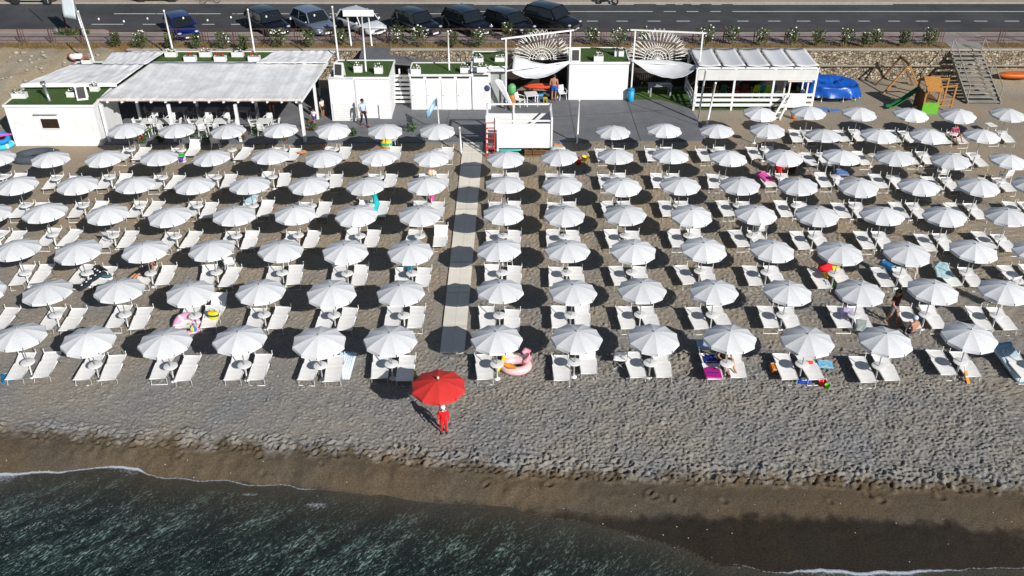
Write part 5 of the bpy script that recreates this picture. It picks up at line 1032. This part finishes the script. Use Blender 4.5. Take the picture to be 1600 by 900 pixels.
def person(p, rz, pose, label, top=None, bottom=None, skin=None, hair=None, hat=None, scale=1, hairlen=.0, sleeves=True, legs='short', shoes=None):
    t = thing('person', label, 'person', p, rz); t.scale = (scale,)*3; J = {k: Vector(v) for k, v in pose.items()}; sk = skin or M_skin
    b = skinned('body', [tuple(J[k]) for k in NM], [(NM.index(a), NM.index(c)) for a, c in ED], [RAD[k]*(.86 if k in ('waist',) else 1) for k in NM], sk, t)
    # hands, nose and ears go into the same mesh
    m = MB(); fwd = (J['skull']-J['neck']).cross(Vector((1,0,0))).normalized(); upv = (J['top']-J['skull']).normalized()
    if fwd.y > 0: fwd = -fwd
    if pose is LIE: fwd = Vector((0,0,1))
    m.ball(tuple(J['skull']+fwd*.105), .022, 6, 5)
    for s in (-1, 1): m.ball(tuple(J['skull']+Vector((s*.1,0,0))), .03, 6, 5, (.5,1,1.2))
    for s, w_, e_ in (('l','lwr','lel'),('r','rwr','rel')):
        d_ = (J[w_]-J[e_]).normalized(); sdv = d_.cross(Vector((0,0,1))); sdv = sdv.normalized() if sdv.length > .1 else Vector((0,1,0)); pal = J[w_]+d_*.055
        m.ball(tuple(pal), .045, 8, 6, (.8,.8,1))
        for k, ln in enumerate((.075,.085,.08,.062)): q = pal+d_*.03+sdv*(k-1.5)*.019; m.tube([q, q+d_*ln*.55, q+d_*ln*.9-d_.cross(sdv)*.03], [.010,.009,.007], 5)
        m.tube([pal+sdv*-.03, pal-sdv*.06+d_*.03, pal-sdv*.06+d_*.06], [.012,.010,.008], 5)
    extra = m.mesh('x', sk); bm = bmesh.new(); bm.from_mesh(b.data); bm.from_mesh(extra); bm.to_mesh(b.data); bm.free(); bpy.data.meshes.remove(extra)
    f = MB()
    for s in (-1, 1): f.ball(tuple(J['skull']+fwd*.095+upv*.015+Vector((s*.035,0,0))), .012, 6, 4)
    f.build('eyes', M_hair, t); MB().bar(tuple(J['skull']+fwd*.1-upv*.05-Vector((.022,0,0))), tuple(J['skull']+fwd*.1-upv*.05+Vector((.022,0,0))), .012).build('mouth', mat('lips', (.3,.08,.07), .6), t)
    h = MB(); hc = J['skull']*.45+J['top']*.55-fwd*.018; h.ball(tuple(hc), .113, 12, 8, (1,1,.95))
    if hairlen: h.tube([hc-fwd*.05, J['neck']-fwd*.07+upv*.02, J['neck']-fwd*.08-upv*hairlen], [.09,.08,.05], 8)
    h.build('hair', hair or M_hair, t)
    def seg(nm, keys, mm, k=1.13, rr={}):
        es = [(a, c) for a, c in ED if a in keys and c in keys]; skinned(nm, [tuple(J[q]) for q in keys], [(keys.index(a), keys.index(c)) for a, c in es], [RAD[q]*k*rr.get(q, 1) for q in keys], mm, t)
    if top:
        J['luw'] = J['lsh'].lerp(J['lel'], .6); J['ruw'] = J['rsh'].lerp(J['rel'], .6); J['nk'] = J['chest'].lerp(J['neck'], .6); RAD.update(luw=.058, ruw=.058, nk=.07)
        es = [('pelvis','waist'),('waist','chest'),('chest','nk'),('chest','lsh'),('chest','rsh')]+([('lsh','lel'),('lel','lwr'),('rsh','rel'),('rel','rwr')] if sleeves == 'long' else [('lsh','luw'),('rsh','ruw')] if sleeves else [])
        ks = list(dict.fromkeys([q for e_ in es for q in e_])); skinned('shirt', [tuple(J[q]) for q in ks], [(ks.index(a), ks.index(c)) for a, c in es], [RAD[q]*1.15 for q in ks], top, t)
    if bottom:
        J['lth'] = J['lhip'].lerp(J['lkn'], .75); J['rth'] = J['rhip'].lerp(J['rkn'], .75); RAD.update(lth=.078, rth=.078); J['pw'] = J['pelvis'].lerp(J['waist'], .8); RAD['pw'] = .128
        es = [('pelvis','pw'),('pelvis','lhip'),('pelvis','rhip')]+([('lhip','lkn'),('lkn','lan'),('rhip','rkn'),('rkn','ran')] if legs == 'long' else [('lhip','lth'),('rhip','rth')])
        ks = list(dict.fromkeys([q for e_ in es for q in e_])); skinned('trousers' if legs == 'long' else 'shorts', [tuple(J[q]) for q in ks], [(ks.index(a), ks.index(c)) for a, c in es], [RAD[q]*1.17 for q in ks], bottom, t)
    if shoes:
        m = MB()
        for a, c in (('lan','lto'),('ran','rto')): m.tube([J[a]+Vector((0,.04,-.02)), J[a].lerp(J[c], .5), J[c]], [.055,.055,.04], 8)
        m.build('shoes', shoes, t)
    if hat: m = MB(); m.ball(tuple(hc+upv*.02), .125, 12, 8, (1,1,.9)); m.tube([hc+fwd*.05, hc+fwd*.2-upv*.02], [.1,.06], 8); m.build('cap', hat, t)
    return t
def cl(n, r, g, b): return mat('cloth_'+n, srgb(r, g, b), .85, .12, 12)
M_w = cl('white', 235,235,235)
person(at(694, 677), .15, STAND, 'person in red clothes and white hat standing below the red parasol', cl('red', 215,18,28), cl('red', 215,18,28), hat=M_w, sleeves='long', legs='long', shoes=M_dark, hairlen=.1, scale=.72)
person(at(569, 197, .05), R(35), WALK, 'person in pale blue shirt and dark trousers walking past the white shed', cl('pale_blue', 175,195,225), cl('navy', 25,28,45), legs='long', shoes=cl('redshoe', 150,25,30))
person(at(865, 157, .05), R(170), STAND, 'bare chested person in blue trunks standing under the left sail', None, cl('trunk_blue', 20,90,190))
person(at(505, 183, .05), R(60), STAND, 'person in pale top and dark skirt by the pergola corner post', cl('cream', 235,215,190), cl('olive', 40,38,20), scale=.72)
person(at(492, 196, .05), R(-30), WALK, 'person in white shirt and blue shorts at the right pergola post', M_w, cl('jean', 60,80,150), hairlen=.12, scale=.62)
person(at(426, 179, .05), R(20), STAND, 'tanned person in brown clothes in the shade of the bar', cl('brown', 120,60,25), cl('brown', 120,60,25))
person(at(1391, 507), R(30), WALK, 'person in maroon top and grey skirt walking between the rows', cl('maroon', 75,28,30), cl('greyskirt', 120,115,125), hairlen=.1)
person(at(1424, 522), R(200), SIT, 'person in blue and white cap sitting on the sand by loungers', None, cl('darkblue', 25,35,75), hat=cl('cap', 190,205,235), scale=.92)
person(at(224, 428, .36), R(-25), LIE, 'person in dark swimwear lying on a lounger near the black air mattress', cl('black', 20,20,24), cl('black', 20,20,24), sleeves=False, hairlen=.15)
person(at(1489, 216, .34), R(10), SIT, 'person in magenta top sitting on a lounger near the beach stairs', cl('magenta', 150,25,80), cl('black', 20,20,24), hairlen=.1)
person(at(1216, 273, .1), R(150), SIT, 'person in red swimwear sitting beside the pink towel', cl('red', 215,18,28), cl('red', 215,18,28), sleeves=False)
person(at(1236, 274, .1), R(190), SIT, 'person in black swimwear sitting beside the person in red', cl('black', 20,20,24), cl('black', 20,20,24), sleeves=False, hairlen=.15)
person(at(1130, 566, .32), R(15), SIT, 'dark haired person in black sitting by the magenta body board', cl('black', 20,20,24), cl('black', 20,20,24), hairlen=.12)

# ================================================================ beach things
def towel(p, rz, w_, l_, m_, label, h=.36, drop=0, name='towel'):
    t = thing(name, label, 'towel', p, rz); m = MB()
    m.grid(lambda u, v: ((u-.5)*w_, (v-.5)*l_, h+.025*mnoise.noise((u*5, v*6, p[0]))-drop*max(0, abs(u-.5)-.38)*4), 14, 16); m.build('cloth', m_, t, solid=.012)
    hm = MB()
    for s in (-1, 1): hm.box((0,s*(l_/2-.05),h+.024),(w_*.72,.035,.006))
    hm.build('hem', mat('towel_hem', (.6,.58,.55), .9), t); return t
def ringfloat(p, m_, R0, r, label, rx=0, ry=0, name='swim_ring', m2=None):
    t = thing(name, label, 'swim ring', p); t.rotation_euler = (rx, ry, .3); o = MB().torus((0,0,0), R0, r, 28, 10).build('ring', m_, t); MB().tube([(R0,0,r),(R0,0,r+.04)], .018, 6).build('valve', M_plastic, t)
    if m2:
        m = MB()
        for k in range(6): a = 2*PI*k/6; m.tube([(math.cos(a+d)*R0, math.sin(a+d)*R0, .004) for d in (-.13,0,.13)], r*1.03, 10)
        m.build('stripes', m2, t)
    return t
def ball(p, r, m1, m2, label):
    t = thing('beach_ball', label, 'ball', p+Vector((0,0,r))); MB().ball((0,0,0), r, 16, 10).build('skin', m1, t); m = MB()
    for k in range(3): a0 = 2*PI*k/3; m.grid(lambda u, v: ((r*1.012)*math.sin(PI*v)*math.cos(a0+u), (r*1.012)*math.sin(PI*v)*math.sin(a0+u), (r*1.012)*math.cos(PI*v)), 5, 8)
    m.build('panels', m2, t); return t
def bag(p, m1, m2, label, s=1, name='beach_bag'):
    t = thing(name, label, 'bag', p, rng.uniform(-.4, .4)); m = MB(); m.lathe([(.17,0),(.2,.06),(.22,.22),(.19,.34),(.15,.36)], (0,0,0), 14, 1.25, .75); m.build('sack', m1, t); MB().tube([(-.14,0,.34),(-.1,0,.5),(.1,0,.5),(.14,0,.34)], .015, 5).build('handle', m2, t); MB().lathe([(.225,.15),(.228,.2),(.225,.25)], (0,0,0), 14, 1.25, .75).build('band', m2, t); t.scale = (s,)*3; return t
def bucket(p, m_, label, s=1):
    t = thing('toy_bucket', label, 'bucket', p); MB().lathe([(.09,0),(.125,.2),(.13,.2),(.115,.19),(.085,.02)], (0,0,0), 14).build('pail', m_, t); MB().tube([(-.125,0,.2),(-.09,0,.3),(.09,0,.3),(.125,0,.2)], .008, 5).build('handle', M_plastic, t); t.scale = (s,)*3; return t
def airbed(p, rz, w_, l_, m_, label, h=.13, tilt=0, n=7, name='air_mattress', m2=None):
    t = thing(name, label, 'air mattress', p, rz); t.rotation_euler = (tilt, 0, rz); m = MB()
    for k in range(n): x = (k-(n-1)/2)*w_/n; m.tube([(x,-l_/2,h*.6),(x,-l_/2+.06,h*.6),(x,l_/2-.06,h*.6),(x,l_/2,h*.6)], [h*.25,h*.62,h*.62,h*.25], 8)
    m.build('chambers', m_, t); MB().tube([(-w_/2*.9,l_/2-.16,h*1.1),(w_/2*.9,l_/2-.16,h*1.1)], h*.75, 8).build('pillow', m2 or m_, t); return t
g0 = lambda x, y, z=0: at(x, y, z)
# flamingo
t = thing('flamingo_float', 'pink flamingo swim float beside a yellow noodle in the front row', 'float', g0(806, 577, .0)); M_fl = mat('flamingo_pink', (.78,.26,.33), .4, .06)
MB().torus((0,0,.18), .40, .17, 28, 12, (1.15,.9,1)).build('ring', mat('flamingo_ring', (.78,.50,.50), .4, .06), t); MB().tube([(.38,.12,.25),(.52,.16,.5),(.50,.14,.78),(.36,.06,.86),(.27,.02,.78)], [.13,.11,.10,.12,.07], 10).build('neck', M_fl, t); MB().tube([(.27,.02,.78),(.2,0,.70)], [.06,.02], 8).build('beak', M_dark, t)
MB().tube([(.0,-.36,.34),(-.25,-.34,.42),(-.45,-.2,.4)], [.06,.12,.03], 8).build('wing', mat('flamingo_wing', (.75,.30,.03), .5), t); MB().tube([(.1,.36,.34),(-.2,.36,.42),(-.45,.25,.4)], [.06,.12,.03], 8).build('wing', mat('flamingo_wing2', (.80,.62,.60), .5), t)
t = thing('pool_noodle', 'bright yellow noodle standing against the flamingo float', 'noodle', g0(783, 582)); MB().tube([(-.15,0,.1),(0,.05,.35),(.1,.15,.6),(.08,.3,.8)], .085, 10).build('foam', mat('noodle_yellow', (.80,.50,.02), .6), t); MB().tube([(-.155,-.01,.09),(-.14,.0,.12)], .088, 10).build('end_cap', mat('noodle_end', (.5,.28,.02), .7), t)
ringfloat(g0(292, 508, .22), mat('ring_pink', (.70,.30,.45), .4), .40, .16, 'pink swim ring with toys leaning on loungers, second row left', R(40), 0, m2=mat('ring_white', (.75,.7,.72), .4))
ball(g0(303, 518, .1), .15, cl('toy_blue', 30,130,200), cl('toy_yellow', 240,200,30), 'blue and yellow ball in front of the pink swim ring'); ball(g0(309, 506, .1), .13, cl('toy_red', 225,30,45), M_w, 'red and white ball to the right behind the blue ball'); ball(g0(296, 513, .12), .12, cl('toy_green', 40,170,60), cl('toy_yellow', 240,200,30), 'green and yellow ball to the left of the blue ball')
bag(g0(334, 497, .33), cl('toy_yellow', 240,200,30), cl('darkgreen', 20,90,60), 'yellow and green bag lying on the long lounger in the second row', .9)
lounger(g0(337, 500), 'long white lounger with raised pale headrest carrying a yellow green bag', 0, 3)
t = airbed(g0(141, 436, .28), R(-38), .72, 1.5, cl('blackpad', 28,34,42), 'black air mattress with white dots leaning between loungers, second row', .12, R(14))
m = MB()
for i in range(3):
    for j in range(5): m.ball((-.2+.2*i, -.5+.24*j, .145), .05, 8, 4, (1,1,.3))
m.build('dots', M_w, t)
bag(g0(168, 440, .05), cl('bwbag', 60,90,100), M_w, 'dark bag with pale band behind second row loungers on the left', 1.1)
ringfloat(g0(57, 244, .2), cl('dinghy_dark', 68,76,84), .66, .25, 'dark grey oval dinghy on the sand below the cabin', name='rubber_dinghy').scale = (1.45, .85, 1)
m = MB(); m.lathe([(.6,-.05),(.6,0),(.01,0)], (0,0,-.05), 20); m.build('floor', cl('dinghy_floor', 45,52,60), [o for o in bpy.data.objects if o.name.startswith('rubber_dinghy')][0])
ringfloat(g0(6, 226, .16), cl('cyan', 60,190,215), .42, .15, 'cyan and white swim ring in the pile beside the cabin', m2=M_w); ringfloat(g0(2, 216, .4), cl('toy_blue', 30,60,160), .36, .14, 'blue swim ring lying on top of the pile beside the cabin', R(20)); t = thing('pool_noodle', 'pink noodle on top of the swim rings beside the cabin', 'noodle', g0(9, 212, .55)); MB().tube([(-.5,-.1,0),(.2,.05,.06),(.6,.2,.02)], .06, 8).build('foam', cl('noodle_pink', 235,70,150), t); MB().tube([(.59,.195,.021),(.63,.21,.019)], .062, 8).build('end_cap', M_w, t)
t = thing('crocodile_float', 'turquoise crocodile float standing between fourth row loungers', 'float', g0(586, 338)); M_tq = cl('turq', 20,170,175); MB().tube([(-.3,-.25,.15),(-.05,-.1,.3),(.12,.05,.7),(.02,.25,1.05),(-.18,.35,1.12)], [.1,.19,.18,.13,.06], 10).build('body', M_tq, t); MB().tube([(-.18,.35,1.12),(-.34,.4,1.08)], [.09,.04], 8).build('snout', M_tq, t); MB().ball((-.12,.3,1.22), .05, 8, 6).build('eye', M_w, t); MB().tube([(-.05,-.1,.3),(-.3,-.1,.12)], [.07,.04], 6).build('foot', M_tq, t)
M_mag = cl('magenta_board', 200,20,150)
t = thing('body_board', 'magenta body board propped on the lounger in the front row', 'body board', g0(1113, 583, .38), R(-4)); t.rotation_euler = (R(-14),0,R(-4)); MB().prism([(-.3,-.5),(.3,-.5),(.32,.1),(.27,.35),(.1,.5),(-.1,.5),(-.27,.35),(-.32,.1)], 0, .06).build('board', M_mag, t, bevel=.02); MB().box((0,-.1,.068),(.4,.05,.012)).build('stripe', cl('stripe_blue', 50,30,130), t); MB().tube([(.1,.2,.08),(.25,.3,.1),(.3,.15,.08)], .012, 5).build('leash', M_dark, t)
towel(g0(1110, 560, .36), .05, .6, .55, cl('royal', 25,40,130), 'royal blue towel on the lounger behind the magenta board', 0)
towel(g0(1101, 540, .36), 0, .62, .7, cl('paleblue', 170,190,215), 'pale blue towel hanging at the back of the magenta board lounger', .05)
t = thing('rolled_parasol', 'rolled beige sun shade leaning on the lounger beside the magenta board', 'rolled shade', g0(1132, 585)); MB().tube([(0,0,0),(.05,.3,.9)], [.05,.07], 8).build('roll', cl('beige', 205,195,175), t); MB().tube([(.05,.3,.9),(.06,.34,1.05)], .02, 6).build('tip', M_steel, t)
towel(g0(20, 588, .02), .5, .8, .6, cl('petrol', 20,110,150), 'petrol blue towel lying on the sand at the left edge', 0.02)
towel(g0(641, 425, .40), .2, .35, .9, cl('teal', 40,130,150), 'teal towel hanging over a lounger beside the walkway, second row', .1, .3)
towel(g0(393, 312, .40), -.1, .5, .9, cl('ice', 190,225,235), 'ice blue towel on a lounger of the fourth row, left side', .06)
towel(g0(1196, 275, .45), .25, .62, 1.1, cl('pinktowel', 235,90,175), 'pink towel spread over the lounger next to the red bathers', 0, .2)
towel(g0(1316, 272, .5), -.1, .75, .8, cl('bluecheck', 95,130,190), 'blue patterned towel hung beside the sixth right parasol, fifth row', .1, .5)
towel(g0(1472, 422, .38), -.25, .62, 1.4, cl('lightaqua', 180,215,220), 'light aqua towel on the lounger of the third row, right side', .02)
towel(g0(1387, 415, .5), .5, .35, .7, cl('bluetow', 40,120,175), 'blue towel hanging under the seventh right parasol, third row', 0.1, .3)
towel(g0(1325, 492, .40), -.3, .55, .8, cl('lavender', 205,190,225), 'lavender patterned towel hung over a lounger back, second row right', .1, .3)
towel(g0(1346, 508, .36), -.35, .5, .9, cl('stripecol', 160,170,165), 'greyish striped towel draped between two loungers of the second row', .0, .2)
towel(g0(1287, 577, .06), -.1, .55, .5, cl('aquastripe', 110,190,225), 'aqua striped towel lying below the front row lounger on the right', .25)
towel(g0(655, 352, .36), 0, .35, .3, cl('purple', 170,60,160), 'small purple towel on a lounger beside the walkway, fourth row', .0)
t = thing('pink_float', 'bright pink float propped behind the fourth row parasol by the walkway', 'float', g0(675, 318)); MB().tube([(0,0,.1),(.03,.1,.5),(0,.2,.85)], [.08,.12,.05], 8).build('body', cl('noodle_pink', 235,70,150), t); MB().ball((0,.22,.92), .07, 8, 6).build('head', cl('noodle_pink', 235,70,150), t)
t = thing('shell_bag', 'cream shell shaped bag on the fifth row lounger by the walkway', 'bag', g0(675, 274, .35)); MB().ball((0,0,.16), .24, 14, 8, (1,.6,.75)).build('sack', cl('creamshell', 240,215,180), t); MB().tube([(-.15,0,.3),(0,0,.42),(.15,0,.3)], .018, 5).build('handle', cl('noodle_pink', 235,70,150), t)
airbed(g0(539, 573, .12), R(-6), .62, 1.35, cl('airwhite', 215,225,235), 'white and blue air mattress leaning beside a front row lounger', .12, R(14), m2=cl('airblue', 150,185,215))
bucket(g0(645, 588), cl('toy_yellow', 240,210,30), 'yellow toy bucket behind the red parasol', 1.2)
airbed(g0(1582, 568, .22), R(14), .8, 1.9, cl('airgrey', 185,205,215), 'large pale quilted air mattress on a lounger at the right edge', .14, R(16), 8, m2=cl('airblue2', 120,160,190))
bag(g0(871, 236, .0), cl('bagred', 215,130,60), cl('bagblue', 120,140,200), 'orange and blue striped bag on top of a sack beside the lifeguard box', 1.2); bag(g0(871, 241, .0), cl('sacknet', 190,195,170), cl('bagblue', 120,140,200), 'pale net sack full of toys beside the lifeguard box', 1.7, 'toy_sack').location.y -= .35
bucket(g0(915, 252), cl('toy_yellow', 240,210,30), 'yellow toy bucket between sixth row loungers right of the walkway', 1.5); bucket(g0(903, 257), cl('toyorange', 230,90,20), 'orange toy bucket left of the yellow one, sixth row', 1.5)
bag(g0(604, 230), cl('toy_yellow', 220,190,60), M_tq, 'turquoise and yellow bag beside the white chair, seventh row', 1.3)
towel(g0(472, 238, .4), .6, .5, .3, cl('orangetow', 225,130,30), 'orange towel on the seventh row lounger, left side', .02); towel(g0(505, 229, .4), .3, .35, .25, cl('redor', 225,80,30), 'red orange towel on the seventh row lounger beside the other orange towel', .02)
ball(g0(286, 252, .05), .2, cl('beachball', 190,200,240), cl('bagpurple', 110,60,190), 'white and purple beach ball between seventh row loungers'); towel(g0(283, 245, .4), .2, .35, .5, cl('toy_green', 60,190,60), 'green towel hanging above the purple beach ball', .1, .2)
lounger(g0(301, 247), 'white lounger with upright back beside the green towel', 0, 3); lounger(g0(688, 388), 'white lounger with upright back next to the walkway, third row', .0, 3); lounger(g0(919, 585), 'white lounger with upright back under the second right parasol, front row', .0, 3)
# red / yellow / green toys
t = thing('toy_plane', 'red inflatable with yellow wings resting on loungers, third row right', 'inflatable', g0(1290, 425, .38)); MB().ball((0,0,.22), .36, 14, 10, (1.1,.6,.6)).build('body', cl('toy_red', 225,25,30), t); MB().tube([(.2,-.1,.25),(.55,-.05,.3)], [.12,.05], 8).build('wing', cl('toy_yellow', 240,200,30), t); MB().tube([(-.1,-.2,.1),(-.05,-.5,-.05)], [.1,.04], 8).build('tail', cl('toy_yellow', 240,200,30), t)
t = thing('toy_gun', 'lime green water toy on the sand by the red inflatable', 'toy', g0(1302, 447)); MB().tube([(0,0,.06),(.3,-.1,.1)], .06, 6).build('barrel', cl('lime', 110,220,30), t); MB().ball((0,0,.1), .11, 8, 6).build('tank', cl('lime', 110,220,30), t)
towel(g0(1291, 441, .3), .1, .25, .5, cl('royal', 25,60,150), 'narrow blue towel below the red inflatable', .0, .2)
bucket(g0(1284, 603), cl('toy_red', 225,30,45), 'red toy bucket on the sand before the aqua striped towel', 1.2); bucket(g0(1292, 607), cl('lime', 190,220,50), 'lime toy bucket right of the red bucket on the sand', .9)
t = thing('toy_boat', 'blue toy boat with white deck on the sand, front row right', 'toy boat', g0(1255, 598)); MB().lathe([(.16,0),(.26,.12),(.25,.14),(.01,.12)], (0,0,0), 14, 1.3, .7).build('hull', cl('boatblue', 20,70,180), t); MB().ball((0,0,.17), .1, 10, 6, (1.3,.8,.6)).build('deck', M_w, t)
t = thing('swim_fin', 'red swim fin leaning on the front row table on the right', 'swim fin', g0(1266, 584, .05)); MB().prism([(-.07,0),(.07,0),(.12,.5),(-.12,.5)], 0, .05).build('blade', cl('finred', 215,60,35), t).rotation_euler = (R(48),0,0); MB().ball((0,.0,.03), .1, 10, 6, (.8,1.2,.6)).build('shoe', cl('findark', 60,25,25), t)
t = thing('toy_spade', 'orange and white spade stuck in the sand, front row right', 'spade', g0(1514, 603)); MB().bar((0,0,0),(-.1,.35,.45),.12,.03).build('blade', cl('spadeor', 235,140,40), t); MB().tube([(-.1,.35,.45),(-.16,.5,.68)], .025, 6).build('handle', M_w, t)
towel(g0(1209, 573, .3), 0, .2, .5, cl('orangetow', 225,130,30), 'orange towel hanging from the front row lounger on the right', .0, .2)
towel(g0(1393, 208, .36), .1, .55, .5, cl('navytow', 70,75,95), 'dark grey towel on the loungers near the play house', .02); towel(g0(1548, 196, .4), .2, .5, .6, cl('creamtow', 225,225,215), 'cream towel spread on a lounger near the stairs foot', .05)
t = thing('backpack', 'dark backpack on the sand beside the dark grey towel', 'bag', g0(1240, 186)); MB().ball((0,0,.22), .24, 12, 8, (.8,.55,1)).build('pack', cl('orangebag', 210,110,40), t); MB().tube([(-.1,.1,.36),(0,.16,.48),(.1,.1,.36)], .018, 5).build('strap', M_dark, t); t['label'] = 'orange backpack on the sand beside the white play tower'
# folding director's chairs
def dchair(p, rz, m_, label):
    t = thing('director_chair', label, 'chair', p, rz); m = MB()
    for y_ in (-.2,.2): m.tube([(-.25,y_,0),(.25,y_,.45)], .015, 5); m.tube([(.25,y_,0),(-.25,y_,.45)], .015, 5)
    for x in (-.25,.25): m.tube([(x,-.22,.62),(x,.22,.62)], .02, 5); m.tube([(x,.2,.45),(x,.24,.9)], .015, 5); m.tube([(x,-.2,.45),(x,-.2,.62)], .015, 5)
    m.build('frame', M_steel, t); MB().grid(lambda u, v: ((u-.5)*.5, (v-.5)*.4, .45-.03*math.sin(u*PI)), 6, 4).build('seat', m_, t, solid=.01); MB().grid(lambda u, v: ((u-.5)*.5, .22+.02*v, .68+.2*v), 6, 3).build('backrest', m_, t, solid=.01); return t
dchair(g0(968, 573), R(175), M_w, 'white folding chair beside the third right parasol, front row'); dchair(g0(176, 385), R(160), cl('chairgrey', 205,205,205), 'pale folding chair with dark frame between third row loungers'); dchair(g0(1575, 455), R(200), cl('chairgrey', 205,205,205), 'pale folding chair at the right edge behind the second row')
# litter and shells on the wet sand
